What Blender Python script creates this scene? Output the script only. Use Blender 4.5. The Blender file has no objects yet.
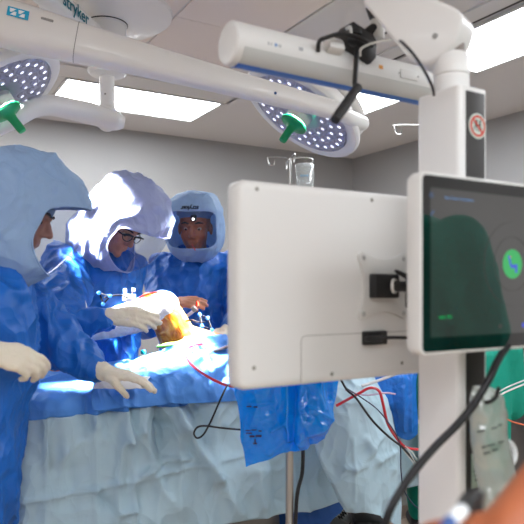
import bpy, bmesh, math, random
import numpy as np
from mathutils import Vector, Matrix, noise

random.seed(7)
sc = bpy.context.scene
COL = sc.collection
V = Vector
PI = math.pi
EYE = 1.30            # height of the camera above the floor
FPX = 633.0           # focal length in pixels of the 524 px frame
HOR = 288.0           # row of the horizon

def W(px, py, d):
    """point seen at pixel (px,py) at depth d in front of the lens"""
    return V(((px - 262.0) / FPX * d, d, EYE - (py - HOR) / FPX * d))

# ------------------------------------------------------------------ camera
cd = bpy.data.cameras.new('camera')
cam = bpy.data.objects.new('camera', cd)
COL.objects.link(cam)
cam.location = (0, 0, EYE)
cam.rotation_euler = (PI / 2, 0, 0)
cd.sensor_width = 36.0
cd.lens = FPX / 524.0 * 36.0
cd.shift_y = (HOR - 262.0) / 524.0
cd.clip_start = 0.05
cd.dof.use_dof = True
cd.dof.focus_distance = 2.75
cd.dof.aperture_fstop = 3.4
sc.camera = cam

# ------------------------------------------------------------------ world, exposure
sc.view_settings.view_transform = 'Standard'
sc.view_settings.look = 'None'
sc.view_settings.gamma = 1.0
sc.view_settings.use_curve_mapping = False
sc.view_settings.exposure = 0.22
w = bpy.data.worlds.new('world')
sc.world = w
w.use_nodes = True
w.node_tree.nodes['Background'].inputs[0].default_value = (0.8, 0.85, 0.9, 1)
w.node_tree.nodes['Background'].inputs[1].default_value = 0.05
PANEL_POWER = 13.0      # emission of the ceiling light panels
SURGICAL_POWER = 40.0  # watts of each surgical lamp

# ------------------------------------------------------------------ colour, materials
def lin(h):
    if isinstance(h, str):
        c = [int(h[i:i + 2], 16) / 255 for i in (0, 2, 4)]
    else:
        c = [x / 255 for x in h]
    return tuple((x / 12.92 if x <= 0.04045 else ((x + 0.055) / 1.055) ** 2.4) for x in c)

MATS = {}
def mat(name, col, rough=0.5, metal=0.0, bump=None, var=None, emit=None, trans=0.0, alpha=1.0,
        coat=0.0, ior=1.45, sss=0.0, sheen=0.0, spec=0.5, col2=None):
    if name in MATS:
        return MATS[name]
    m = bpy.data.materials.new(name)
    m.use_nodes = True
    nt = m.node_tree
    b = nt.nodes['Principled BSDF']
    c = lin(col)
    b.inputs['Base Color'].default_value = (*c, 1)
    b.inputs['Roughness'].default_value = rough
    b.inputs['Metallic'].default_value = metal
    b.inputs['IOR'].default_value = ior
    b.inputs['Specular IOR Level'].default_value = spec
    b.inputs['Transmission Weight'].default_value = trans
    b.inputs['Alpha'].default_value = alpha
    b.inputs['Coat Weight'].default_value = coat
    b.inputs['Coat Roughness'].default_value = 0.08
    b.inputs['Sheen Weight'].default_value = sheen
    if sss:
        b.inputs['Subsurface Weight'].default_value = sss
        b.inputs['Subsurface Radius'].default_value = (0.02, 0.008, 0.004)
        b.inputs['Subsurface Scale'].default_value = 0.5
    tc = nt.nodes.new('ShaderNodeTexCoord')
    if var or col2:
        n = nt.nodes.new('ShaderNodeTexNoise')
        n.inputs['Scale'].default_value = var[0] if var else 4
        n.inputs['Detail'].default_value = 5
        nt.links.new(tc.outputs['Object'], n.inputs['Vector'])
        r = nt.nodes.new('ShaderNodeValToRGB')
        k = var[1] if var else 0.1
        c2 = lin(col2) if col2 else tuple(x * (1 - k) for x in c)
        r.color_ramp.elements[0].position = 0.35
        r.color_ramp.elements[1].position = 0.65
        r.color_ramp.elements[0].color = (*c2, 1)
        r.color_ramp.elements[1].color = (*c, 1)
        nt.links.new(n.outputs['Fac'], r.inputs['Fac'])
        nt.links.new(r.outputs['Color'], b.inputs['Base Color'])
    if bump:
        n = nt.nodes.new('ShaderNodeTexNoise')
        n.inputs['Scale'].default_value = bump[0]
        n.inputs['Detail'].default_value = 6
        n.inputs['Distortion'].default_value = bump[2] if len(bump) > 2 else 0.3
        nt.links.new(tc.outputs['Object'], n.inputs['Vector'])
        bp = nt.nodes.new('ShaderNodeBump')
        bp.inputs['Strength'].default_value = bump[1]
        bp.inputs['Distance'].default_value = 0.02
        nt.links.new(n.outputs['Fac'], bp.inputs['Height'])
        nt.links.new(bp.outputs['Normal'], b.inputs['Normal'])
    if emit:
        b.inputs['Emission Color'].default_value = (*lin(emit[0]), 1)
        b.inputs['Emission Strength'].default_value = emit[1]
    MATS[name] = m
    return m

def clear_mat(name, tint, gloss=0.04, rough=0.03, haze=0.0, hazecol=(255, 255, 255), fk=1.0):
    """thin clear sheet: see-through with a sheen and a little haze"""
    if name in MATS:
        return MATS[name]
    m = bpy.data.materials.new(name)
    m.use_nodes = True
    nt = m.node_tree
    nt.nodes.clear()
    out = nt.nodes.new('ShaderNodeOutputMaterial')
    tr = nt.nodes.new('ShaderNodeBsdfTransparent'); tr.inputs[0].default_value = (*lin(tint), 1)
    gl = nt.nodes.new('ShaderNodeBsdfGlossy'); gl.inputs['Roughness'].default_value = rough
    df = nt.nodes.new('ShaderNodeBsdfDiffuse'); df.inputs[0].default_value = (*lin(hazecol), 1)
    fr = nt.nodes.new('ShaderNodeFresnel'); fr.inputs[0].default_value = 1.45
    ad = nt.nodes.new('ShaderNodeMath'); ad.operation = 'ADD'; ad.inputs[1].default_value = gloss; ad.use_clamp = True
    m1 = nt.nodes.new('ShaderNodeMixShader'); m2 = nt.nodes.new('ShaderNodeMixShader')
    m1.inputs[0].default_value = haze
    nt.links.new(tr.outputs[0], m1.inputs[1]); nt.links.new(df.outputs[0], m1.inputs[2])
    fm = nt.nodes.new('ShaderNodeMath'); fm.operation = 'MULTIPLY'; fm.inputs[1].default_value = fk
    nt.links.new(fr.outputs[0], fm.inputs[0]); nt.links.new(fm.outputs[0], ad.inputs[0]); nt.links.new(ad.outputs[0], m2.inputs[0])
    nt.links.new(m1.outputs[0], m2.inputs[1]); nt.links.new(gl.outputs[0], m2.inputs[2])
    nt.links.new(m2.outputs[0], out.inputs[0])
    MATS[name] = m
    return m

def cloth(name, col, rough=0.6, transl=0.25, scale=9.0, strength=0.5, fine=45, coat=0.0):
    """non-woven cloth: creased, lets a little light through"""
    if name in MATS:
        return MATS[name]
    m = mat(name, col, rough, coat=coat)
    nt = m.node_tree; L = nt.links
    b = nt.nodes['Principled BSDF']; out = nt.nodes['Material Output']
    tc = nt.nodes.new('ShaderNodeTexCoord')
    n = nt.nodes.new('ShaderNodeTexNoise'); n.inputs['Scale'].default_value = scale * 0.5; n.inputs['Detail'].default_value = 3
    ad = nt.nodes.new('ShaderNodeVectorMath'); ad.operation = 'MULTIPLY_ADD'; ad.inputs[1].default_value = (0.35, 0.35, 0.35)
    L.new(tc.outputs['Object'], n.inputs[0]); L.new(n.outputs['Color'], ad.inputs[0]); L.new(tc.outputs['Object'], ad.inputs[2])
    mp = nt.nodes.new('ShaderNodeMapping'); mp.inputs['Scale'].default_value = (1, 1, 0.65); mp.inputs['Rotation'].default_value = (0.3, 0.2, 0)
    L.new(ad.outputs[0], mp.inputs[0])
    v = nt.nodes.new('ShaderNodeTexVoronoi'); v.inputs['Scale'].default_value = scale
    v2 = nt.nodes.new('ShaderNodeTexVoronoi'); v2.inputs['Scale'].default_value = scale * 2.7
    L.new(mp.outputs[0], v.inputs['Vector']); L.new(mp.outputs[0], v2.inputs['Vector'])
    mu = nt.nodes.new('ShaderNodeMath'); mu.operation = 'MULTIPLY_ADD'; mu.inputs[1].default_value = 0.33
    L.new(v2.outputs['Distance'], mu.inputs[0]); L.new(v.outputs['Distance'], mu.inputs[2])
    bp = nt.nodes.new('ShaderNodeBump'); bp.inputs['Strength'].default_value = strength; bp.inputs['Distance'].default_value = 0.35 / scale
    L.new(mu.outputs[0], bp.inputs['Height']); L.new(bp.outputs[0], b.inputs['Normal'])
    tr = nt.nodes.new('ShaderNodeBsdfTranslucent'); tr.inputs[0].default_value = (*lin(col), 1)
    L.new(bp.outputs[0], tr.inputs['Normal'])
    mx = nt.nodes.new('ShaderNodeMixShader'); mx.inputs[0].default_value = transl
    L.new(b.outputs[0], mx.inputs[1]); L.new(tr.outputs[0], mx.inputs[2]); L.new(mx.outputs[0], out.inputs[0])
    return m

# ------------------------------------------------------------------ mesh building
def frame_from(z, up=V((0, 0, 1))):
    z = z.normalized()
    x = up.cross(z)
    if x.length < 1e-4:
        x = V((1, 0, 0)).cross(z)
    x.normalize()
    y = z.cross(x)
    return x, y, z

def mtx(o, x, y, z):
    return Matrix(((x.x, y.x, z.x, o.x), (x.y, y.y, z.y, o.y), (x.z, y.z, z.z, o.z), (0, 0, 0, 1)))

def rotz(a):
    return Matrix.Rotation(a, 4, 'Z')

def T(v):
    return Matrix.Translation(V(v))

def catmull(pts, n=8):
    P = [V(p) for p in pts]
    if len(P) < 3:
        return P
    P = [P[0] * 2 - P[1]] + P + [P[-1] * 2 - P[-2]]
    out = []
    for i in range(1, len(P) - 2):
        for k in range(n):
            t = k / n
            a, b, c, d = P[i - 1], P[i], P[i + 1], P[i + 2]
            out.append(0.5 * ((2 * b) + (c - a) * t + (2 * a - 5 * b + 4 * c - d) * t * t + (3 * b - a - 3 * c + d) * t ** 3))
    out.append(P[-2])
    return out

class MB:
    def __init__(s):
        s.v = []; s.f = []; s.m = []
    def add(s, vs, fs, M=None, mi=0):
        o = len(s.v)
        s.v += [(M @ V(p)) if M is not None else V(p) for p in vs]
        s.f += [tuple(i + o for i in f) for f in fs]
        s.m += [mi] * len(fs)
        return s
    def bm(s, b, M=None, mi=0):
        b.verts.index_update()
        vs = [x.co.copy() for x in b.verts]
        fs = [tuple(q.index for q in f.verts) for f in b.faces]
        b.free()
        return s.add(vs, fs, M, mi)
    def box(s, c, size, M=None, bev=0.0, seg=2, mi=0, rot=None):
        b = bmesh.new()
        bmesh.ops.create_cube(b, size=1.0)
        for x in b.verts:
            x.co = V((x.co.x * size[0], x.co.y * size[1], x.co.z * size[2]))
        if bev:
            bmesh.ops.bevel(b, geom=list(b.edges), offset=bev, segments=seg, profile=0.5, affect='EDGES')
        L = T(c)
        if rot is not None:
            L = L @ rot.to_4x4()
        return s.bm(b, (M @ L) if M is not None else L, mi)
    def prism(s, outline, z0, z1, M=None, bev=0.0, seg=2, mi=0):
        b = bmesh.new()
        lo = [b.verts.new((x, y, z0)) for x, y in outline]
        hi = [b.verts.new((x, y, z1)) for x, y in outline]
        n = len(outline)
        b.faces.new(lo[::-1]); b.faces.new(hi)
        for i in range(n):
            b.faces.new((lo[i], lo[(i + 1) % n], hi[(i + 1) % n], hi[i]))
        bmesh.ops.recalc_face_normals(b, faces=b.faces)
        if bev:
            es = [e for e in b.edges if abs(e.verts[0].co.z - e.verts[1].co.z) < 1e-6]
            bmesh.ops.bevel(b, geom=es, offset=bev, segments=seg, profile=0.5, affect='EDGES')
        return s.bm(b, M, mi)
    def tube(s, pts, r, n=12, caps=True, mi=0, flat=None):
        P = [V(p) for p in pts]
        k = len(P)
        rs = r if isinstance(r, (list, tuple)) else [r] * k
        if len(rs) != k:
            rs = [np.interp(i / (k - 1), np.linspace(0, 1, len(rs)), rs) for i in range(k)]
        t0 = (P[1] - P[0]).normalized()
        x, y, _ = frame_from(t0)
        vs = []
        for i in range(k):
            t = (P[min(i + 1, k - 1)] - P[max(i - 1, 0)])
            t = t.normalized() if t.length > 1e-9 else t0
            x = (x - t * x.dot(t))
            x = x.normalized() if x.length > 1e-6 else frame_from(t)[0]
            y = t.cross(x)
            for j in range(n):
                a = 2 * PI * j / n
                vs.append(P[i] + (x * math.cos(a) + y * math.sin(a) * (flat or 1)) * rs[i])
        fs = []
        for i in range(k - 1):
            for j in range(n):
                a, b2 = i * n + j, i * n + (j + 1) % n
                fs.append((a, b2, b2 + n, a + n))
        if caps:
            fs.append(tuple(range(n))[::-1]); fs.append(tuple((k - 1) * n + j for j in range(n)))
        return s.add(vs, fs, None, mi)
    def lathe(s, prof, M=None, n=32, mi=0, a0=0, a1=2 * PI):
        full = abs(a1 - a0 - 2 * PI) < 1e-6
        k = n if full else n + 1
        vs = []; fs = []
        for r, z in prof:
            for j in range(k):
                a = a0 + (a1 - a0) * j / n
                vs.append((max(r, 1e-5) * math.cos(a), max(r, 1e-5) * math.sin(a), z))
        for i in range(len(prof) - 1):
            for j in range(n):
                j2 = (j + 1) % k
                fs.append((i * k + j, i * k + j2, (i + 1) * k + j2, (i + 1) * k + j))
        return s.add(vs, fs, M, mi)
    def cap(s, p0, p1, r0, r1, n=14):
        """tapered capsule"""
        p0, p1 = V(p0), V(p1)
        d = p1 - p0
        L = max(d.length, 1e-5)
        x, y, z = frame_from(d if d.length > 1e-5 else V((0, 0, 1)))
        prof = [(r0 * math.sin(a), -r0 * math.cos(a)) for a in np.linspace(0.02, PI / 2, 6)]
        prof += [(r1 * math.cos(a), L + r1 * math.sin(a)) for a in np.linspace(0, PI / 2 - 0.02, 6)]
        s.lathe(prof, mtx(p0, x, y, z), n)
        o = len(s.v) - n * len(prof)
        s.f.append(tuple(o + j for j in range(n))[::-1]); s.m.append(0)
        o2 = len(s.v) - n
        s.f.append(tuple(o2 + j for j in range(n))); s.m.append(0)
        return s
    def ell(s, c, r, R=None, n=20, mi=0):
        b = bmesh.new()
        bmesh.ops.create_uvsphere(b, u_segments=n, v_segments=max(8, n * 2 // 3), radius=1.0)
        M = T(c) @ (R.to_4x4() if R is not None else Matrix.Identity(4)) @ Matrix.Diagonal((r[0], r[1], r[2], 1))
        return s.bm(b, M, mi)
    def loft(s, rings, closed=True, caps=True, mi=0):
        n = len(rings[0]); vs = [p for r in rings for p in r]; fs = []
        for i in range(len(rings) - 1):
            for j in range(n if closed else n - 1):
                a, b2 = i * n + j, i * n + (j + 1) % n
                fs.append((a, b2, b2 + n, a + n))
        if caps:
            fs.append(tuple(range(n))[::-1]); fs.append(tuple((len(rings) - 1) * n + j for j in range(n)))
        return s.add(vs, fs, None, mi)
    def grid(s, P, mi=0, flip=False):
        """P rows x cols of points, open surface"""
        r, c = len(P), len(P[0])
        fs = []
        for i in range(r - 1):
            for j in range(c - 1):
                q = (i * c + j, i * c + j + 1, (i + 1) * c + j + 1, (i + 1) * c + j)
                fs.append(q[::-1] if flip else q)
        return s.add([p for row in P for p in row], fs, None, mi)
    def text(s, body, size, M, ext=0.0004, mi=0, bold=0.0):
        cu = bpy.data.curves.new('t', 'FONT')
        cu.body = body; cu.size = size; cu.extrude = ext; cu.align_x = 'CENTER'; cu.align_y = 'CENTER'
        cu.offset = bold; cu.resolution_u = 3
        o = bpy.data.objects.new('t', cu); COL.objects.link(o)
        dg = bpy.context.evaluated_depsgraph_get()
        me = bpy.data.meshes.new_from_object(o.evaluated_get(dg))
        s.add([q.co.copy() for q in me.vertices], [tuple(p.vertices) for p in me.polygons], M, mi)
        bpy.data.objects.remove(o); bpy.data.curves.remove(cu); bpy.data.meshes.remove(me)
        return s
    def build(s, name, m, parent=None, ang=35, smooth=True, recalc=True):
        me = bpy.data.meshes.new(name)
        off = root_loc(parent) if parent is not None else V((0, 0, 0))
        me.from_pydata([tuple(p - off) for p in s.v], [], s.f)
        ms = m if isinstance(m, (list, tuple)) else [m]
        for q in ms:
            me.materials.append(q)
        if len(ms) > 1:
            me.polygons.foreach_set('material_index', s.m)
        if recalc:
            b = bmesh.new(); b.from_mesh(me)
            bmesh.ops.recalc_face_normals(b, faces=b.faces)
            b.to_mesh(me); b.free()
        if smooth:
            me.shade_smooth()
            if ang:
                me.set_sharp_from_angle(angle=math.radians(ang))
        me.update()
        o = bpy.data.objects.new(name, me)
        COL.objects.link(o)
        if parent is not None:
            o.parent = parent
        return o

def root_loc(o):
    p = V(o.location)
    while o.parent is not None:
        o = o.parent
        p = p + V(o.location)
    return p

def props(o, label, cat, group=None, kind=None):
    o['label'] = label; o['category'] = cat
    if group: o['group'] = group
    if kind: o['kind'] = kind
    return o

def thing(name, label, cat, loc=(0, 0, 0), group=None):
    o = bpy.data.objects.new(name, None)
    COL.objects.link(o)
    o.empty_display_size = 0.05
    o.location = loc
    return props(o, label, cat, group)

def struct(name, mb, m, **k):
    o = mb.build(name, m, None, **k)
    o['kind'] = 'structure'
    return o

def solidify(o, t, off=0):
    md = o.modifiers.new('thick', 'SOLIDIFY'); md.thickness = t; md.offset = off
    return o

def vox(mb, size, smooth=3, fac=0.5):
    """fuse overlapping closed pieces into one skin"""
    me = bpy.data.meshes.new('v'); me.from_pydata([tuple(p) for p in mb.v], [], mb.f)
    b = bmesh.new(); b.from_mesh(me); bmesh.ops.recalc_face_normals(b, faces=b.faces); b.to_mesh(me); b.free()
    o = bpy.data.objects.new('v', me); COL.objects.link(o)
    md = o.modifiers.new('r', 'REMESH'); md.mode = 'VOXEL'; md.voxel_size = size
    if smooth:
        m2 = o.modifiers.new('s', 'SMOOTH'); m2.factor = fac; m2.iterations = smooth
    dg = bpy.context.evaluated_depsgraph_get()
    r = bpy.data.meshes.new_from_object(o.evaluated_get(dg))
    nv = len(r.vertices)
    co = np.empty(nv * 3); r.vertices.foreach_get('co', co); co = co.reshape(-1, 3)
    no = np.array([tuple(x.vector) for x in r.vertex_normals])
    fs = [tuple(p.vertices) for p in r.polygons]
    bpy.data.objects.remove(o); bpy.data.meshes.remove(me); bpy.data.meshes.remove(r)
    return co, no, fs

def ridged(p):
    return 1 - abs(noise.noise(p)) * 2

def crumple(co, no, amp, freq, stretch=(1, 1, 1), seed=0, amp2=None, flow=0.6):
    """push a cloth skin in and out along long soft folds"""
    out = co.copy()
    sx, sy, sz = stretch
    a2 = amp * 0.45 if amp2 is None else amp2
    for i in range(len(co)):
        x, y, z = co[i]
        q = V((x * sx, y * sy, z * sz)) * freq + V((seed * 3.1, seed * 1.7, 0))
        wv = V((noise.noise(q * 0.6), noise.noise(q * 0.6 + V((9, 0, 0))), noise.noise(q * 0.6 + V((0, 9, 0))))) * flow
        r1 = ridged(q + wv)
        r2 = ridged(q * 2.3 + wv * 2)
        dsp = amp * (r1 ** 3 - 0.45 if r1 > 0 else -0.45) + a2 * (r2 ** 2 - 0.5 if r2 > 0 else -0.5)
        out[i] = co[i] + no[i] * dsp
    return out

def skin_mb(co, fs):
    m = MB(); m.v = [V(p) for p in co]; m.f = list(fs); m.m = [0] * len(fs)
    return m
# ================================================================== the room
A30 = math.radians(30)
U = V((math.cos(A30), math.sin(A30), 0))      # along the back wall, to the right
N = V((-math.sin(A30), math.cos(A30), 0))     # into the room
RM = mtx(V((0, 0, 0)), U, N, V((0, 0, 1)))     # room frame
CEIL = 2.75
AW, BW = 4.43, 5.64                           # right wall, back wall (room frame)
AL, BF = -3.4, -3.2
m_wall = mat('wall_paint', (160, 160, 159), 0.75, bump=(60, 0.05))
m_ceil = mat('ceiling_paint', (208, 206, 204), 0.8)
m_diff = mat('ceiling_diffuser', (224, 215, 208), 0.7)
m_trim = mat('ceiling_frame_paint', (208, 207, 204), 0.6)
m_dark = mat('dark_joint', (70, 68, 66), 0.7)

def floor_mat():
    m = bpy.data.materials.new('floor_vinyl'); m.use_nodes = True
    nt = m.node_tree; b = nt.nodes['Principled BSDF']
    tc = nt.nodes.new('ShaderNodeTexCoord')
    br = nt.nodes.new('ShaderNodeTexBrick')
    br.inputs['Color1'].default_value = (*lin((190, 168, 150)), 1)
    br.inputs['Color2'].default_value = (*lin((182, 160, 144)), 1)
    br.inputs['Mortar'].default_value = (*lin((110, 96, 86)), 1)
    br.inputs['Scale'].default_value = 1.0
    br.inputs['Brick Width'].default_value = 0.3
    br.inputs['Row Height'].default_value = 0.3
    br.inputs['Mortar Size'].default_value = 0.004
    br.offset = 0
    mp = nt.nodes.new('ShaderNodeMapping'); mp.inputs['Rotation'].default_value = (0, 0, -A30)
    nt.links.new(tc.outputs['Object'], mp.inputs[0]); nt.links.new(mp.outputs[0], br.inputs[0])
    nt.links.new(br.outputs[0], b.inputs['Base Color'])
    b.inputs['Roughness'].default_value = 0.35
    return m
m_floor = floor_mat()

def slab(a0, a1, b0, b1, z0, z1):
    return MB().box(((a0 + a1) / 2, (b0 + b1) / 2, (z0 + z1) / 2), (a1 - a0, b1 - b0, z1 - z0), RM)
t = 0.12
struct('floor', slab(AL - t, AW + t, BF - t, BW + t, -t, 0), m_floor, smooth=False)
struct('ceiling', slab(AL - t, AW + t, BF - t, BW + t, CEIL, CEIL + t), m_ceil, smooth=False)
struct('wall_back', slab(AL - t, AW + t, BW, BW + t, 0, CEIL), m_wall, smooth=False)
struct('wall_right', slab(AW, AW + t, BF, BW, 0, CEIL), m_wall, smooth=False)
struct('wall_left', slab(AL - t, AL, BF, BW, 0, CEIL), m_wall, smooth=False)
struct('wall_front', slab(AL - t, AW + t, BF - t, BF, 0, CEIL), m_wall, smooth=False)
m_base = mat('baseboard_vinyl', (120, 118, 114), 0.5)
struct('baseboard_back', slab(AL, AW, BW - 0.012, BW, 0, 0.1), m_base, smooth=False)
struct('baseboard_right', slab(AW - 0.012, AW, BF, BW - 0.012, 0, 0.1), m_base, smooth=False)

# beige air-supply panels of the ceiling, and the frame strips around them
k = 1
def trim(a0, a1, b0, b1, dz, m):
    global k
    o = struct('trim_%d' % k, slab(a0, a1, b0, b1, CEIL - dz, CEIL), m, smooth=False); k += 1
    return o
for (a0, a1) in ((-0.6, 0.62), (0.63, 1.272), (1.288, 1.89)):
    for (b0, b1) in ((0.2, 1.66), (1.665, 3.145), (3.15, 3.95)):
        trim(a0, a1, b0, b1, 0.006, m_diff)
trim(1.90, 1.925, 0.2, 4.15, 0.012, m_trim)
trim(-1.3, 2.24, 4.17, 4.40, 0.012, m_trim)
trim(0.85, 1.0, 4.41, 5.1, 0.012, m_trim)
trim(2.22, 2.245, 3.2, 5.1, 0.012, m_trim)
trim(2.58, 2.70, 0.2, 4.4, 0.012, m_trim)
trim(2.705, 2.735, 0.2, 4.4, 0.004, m_dark)
trim(2.74, 3.37, 2.96, 3.09, 0.012, m_trim)

m_frame = mat('panel_frame_metal', (205, 205, 203), 0.4)
m_glow = mat('panel_glow', (250, 250, 250), 0.5, emit=((246, 250, 255), PANEL_POWER))
def light_panel(a0, a1, b0, b1, label, grp=None):
    c = RM @ V(((a0 + a1) / 2, (b0 + b1) / 2, CEIL - 0.012))
    t0 = thing('ceiling_light', label, 'ceiling light', c, grp)
    f = MB(); wdt = 0.022; z = CEIL - 0.009
    f.box(((a0 + a1) / 2, b0 + wdt / 2, z), (a1 - a0, wdt, 0.018), RM); f.box(((a0 + a1) / 2, b1 - wdt / 2, z), (a1 - a0, wdt, 0.018), RM)
    f.box((a0 + wdt / 2, (b0 + b1) / 2, z), (wdt, b1 - b0, 0.018), RM); f.box((a1 - wdt / 2, (b0 + b1) / 2, z), (wdt, b1 - b0, 0.018), RM)
    f.build('frame', m_frame, t0, smooth=False)
    MB().box(((a0 + a1) / 2, (b0 + b1) / 2, CEIL - 0.006), (a1 - a0 - 0.03, b1 - b0 - 0.03, 0.01), RM).build('diffuser', m_glow, t0, smooth=False)
light_panel(1.0, 2.21, 4.41, 5.04, 'white rectangular ceiling light panel above the surgeon in the white-lit hood')
light_panel(-0.36, 0.85, 4.41, 5.04, 'ceiling light panel mostly hidden behind the surgical lamp on the bent arm')
light_panel(2.75, 3.36, 1.72, 2.95, 'bright ceiling light panel beside the top of the white column')
light_panel(2.75, 3.36, 3.10, 4.36, 'ceiling light panel showing between the tracking camera tube and round surgical lamp')
for (a0, b0) in ((-2.2, 4.41),):  # panels from here on are unseen, added to brighten the room
    light_panel(a0, a0 + 1.2, b0, b0 + 0.62, 'white ceiling light panel added out of view to brighten the room', 'added ceiling panels out of view')
for (a0, b0) in ((2.75, -2.6), (2.75, 0.3), (-2.4, -2.4), (-2.4, 0.2), (-2.4, 2.4)):
    light_panel(a0, a0 + 0.61, b0, b0 + 1.25, 'white ceiling light panel added out of view to brighten the room', 'added ceiling panels out of view')
for a0, b0 in ((-0.9, -1.2), (0.9, -1.2), (-0.9, -2.6), (0.9, -2.6)):
    light_panel(a0, a0 + 1.2, b0, b0 + 0.62, 'white ceiling light panel added out of view to brighten the room', 'added ceiling panels out of view')
# ================================================================== ceiling booms and surgical lamps
m_white = mat('lamp_enamel', (234, 234, 232), 0.32, coat=0.3)
m_white2 = mat('machine_white', (230, 229, 227), 0.4, coat=0.15)
m_grey = mat('grey_plastic', (150, 150, 148), 0.5)
m_green = mat('green_silicone', (0, 150, 92), 0.4)
m_teal_ink = mat('teal_print', (0, 112, 128), 0.5)
m_black = mat('black_plastic', (26, 26, 27), 0.45)
m_steel = mat('brushed_steel', (176, 176, 174), 0.28, metal=1.0)
m_lensbed = mat('lens_bed', (214, 214, 220), 0.3)
m_lens = mat('led_lens_plastic', (198, 198, 208), 0.12, emit=((225, 228, 250), 0.06), coat=1.0)
m_led = mat('led_core', (255, 255, 255), 0.2, emit=((240, 243, 255), 1.6))
m_cover = clear_mat('lamp_cover_glass', (240, 240, 250), 0.02, 0.08)

HUB = V((-0.808, 3.3, 0))
# ceiling canopy + hub (the fixed mount)
tm = thing('ceiling_mount', 'round white ceiling canopy with short thick hub carrying the lamp arms', 'ceiling mount', (HUB.x, HUB.y, CEIL - 0.01))
MB().lathe([(0.0, CEIL), (0.34, CEIL), (0.335, CEIL - 0.025), (0.30, CEIL - 0.05), (0.12, CEIL - 0.075), (0.0, CEIL - 0.075)], T((HUB.x, HUB.y, 0)), 64).build('canopy', m_white, tm)
MB().lathe([(0.0, CEIL - .05), (0.102, CEIL - 0.05), (0.102, 2.665), (0.098, 2.66), (0.098, 2.47), (0.09, 2.46), (0, 2.46)], T((HUB.x, HUB.y, 0)), 48).build('hub', m_white, tm)
MB().lathe([(0.104, 2.695), (0.107, 2.693), (0.107, 2.672), (0.104, 2.67)], T((HUB.x, HUB.y, 0)), 48).build('joint_ring', m_black, tm)
MB().lathe([(0.0, 2.6), (0.005, 2.6), (0.005, 2.595), (0, 2.595)], mtx(HUB + V((0.0, -0.098, 0)), V((1, 0, 0)), V((0, 0, 1)), V((0, -1, 0))) @ T((0, 2.58, -2.596)), 10).build('screw', m_black, tm)

# extension arm that comes towards the viewer, with print on its side
E0 = V((HUB.x, HUB.y, 2.565)); E1 = V((-1.01, 2.34, 2.565))
def lamp_head(root, c, n, R=0.325, up=V((0, 0, 1)), hl=0.17):
    x, y, z = frame_from(n, up)
    M = mtx(c, x, y, z)
    h = MB().lathe([(0.0, -0.085), (0.10, -0.083), (0.20, -0.072), (0.28, -0.05), (R - 0.012, -0.022), (R, -0.004), (R, 0.008), (R - 0.008, 0.02),
                    (R - 0.022, 0.024), (R - 0.055, 0.018), (R - 0.06, 0.006), (0, 0.006)], M, 72).build('lamp_head', [m_white], root)
    MB().lathe([(0.0, 0.008), (R - 0.062, 0.008), (R - 0.062, 0.0095), (0, 0.0095)], M, 64).build('lens_bed', m_lensbed, h)
    # back housing
    MB().lathe([(0.0, -0.135), (0.08, -0.13), (0.115, -0.11), (0.125, -0.078), (0, -0.07)], M, 40).build('rear_housing', m_white, h)
    lens = None
    for rr, cnt, sz in ((R - 0.087, 26, 0.023), (R - 0.137, 19, 0.021), (R - 0.185, 13, 0.020)):
        for i in range(cnt):
            a = 2 * PI * (i + (0.5 if rr < 0.2 else 0)) / cnt
            p = M @ V((rr * math.cos(a), rr * math.sin(a), 0.0095))
            if lens is None:
                b = MB().lathe([(sz, 0), (sz * 0.98, 0.004), (sz * 0.75, 0.009), (sz * 0.42, 0.0122)], Matrix.Identity(4), 14)
                b.lathe([(sz * 0.42, 0.0122), (sz * 0.2, 0.0132), (0, 0.0135)], Matrix.Identity(4), 14, mi=1)
                o = b.build('led_lens', [m_lens, m_led], None); lens = o
            else:
                o = lens.copy(); COL.objects.link(o)
            o.parent = h
            o.matrix_local = T(p - root_loc(h)) @ M.to_3x3().to_4x4() @ Matrix.Scale(sz / 0.023, 4)
    MB().lathe([(R - 0.058, 0.018), (R - 0.058, 0.0255), (0.06, 0.0265), (0.06, 0.019)], M, 64).build('cover_glass', m_cover, h)
    MB().lathe([(0.0, 0.07), (0.045, 0.068), (0.058, 0.05), (0.062, 0.006), (0, 0.006)], M, 40).build('handle_base', m_white, h)
    MB().lathe([(0, 0.062), (0.030, 0.063), (0.058, 0.062), (0.066, 0.07), (0.066, 0.078), (0.058, 0.082), (0.034, 0.088), (0.022, 0.10), (0.019, 0.115),
                (0.0185, hl), (0.016, hl + 0.008), (0, hl + 0.01)], M, 40).build('handle', m_green, h)
    for a in (0.5, 2.6):
        pass
    ld = bpy.data.lights.new('lamp_beam', 'AREA'); ld.energy = SURGICAL_POWER; ld.color = (0.90, 0.94, 1.0)
    ld.shape = 'DISK'; ld.size = 0.30; ld.spread = math.radians(14)
    lo = bpy.data.objects.new('lamp_beam', ld); COL.objects.link(lo)
    lo.parent = h
    lx, ly, lz = frame_from(-z)
    lo.matrix_local = mtx(c + z * 0.03 - root_loc(h), lx, ly, lz)
    return h, M

KNEE = V((-0.42, 2.78, 1.20))
# ---- lamp 1: the long tapered boom and the tilted round lamp
C1 = W(302, 112, 3.0)
n1 = (KNEE - C1).normalized()
B0 = W(-63, 6, 2.3); B1 = W(344, 112.5, 2.72)
s1 = thing('surgical_lamp', 'round tilted surgical lamp with green handle on the long tapered boom', 'surgical lamp', (C1.x, C1.y, C1.z))
h1, M1 = lamp_head(s1, C1, n1, R=0.312)
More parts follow.
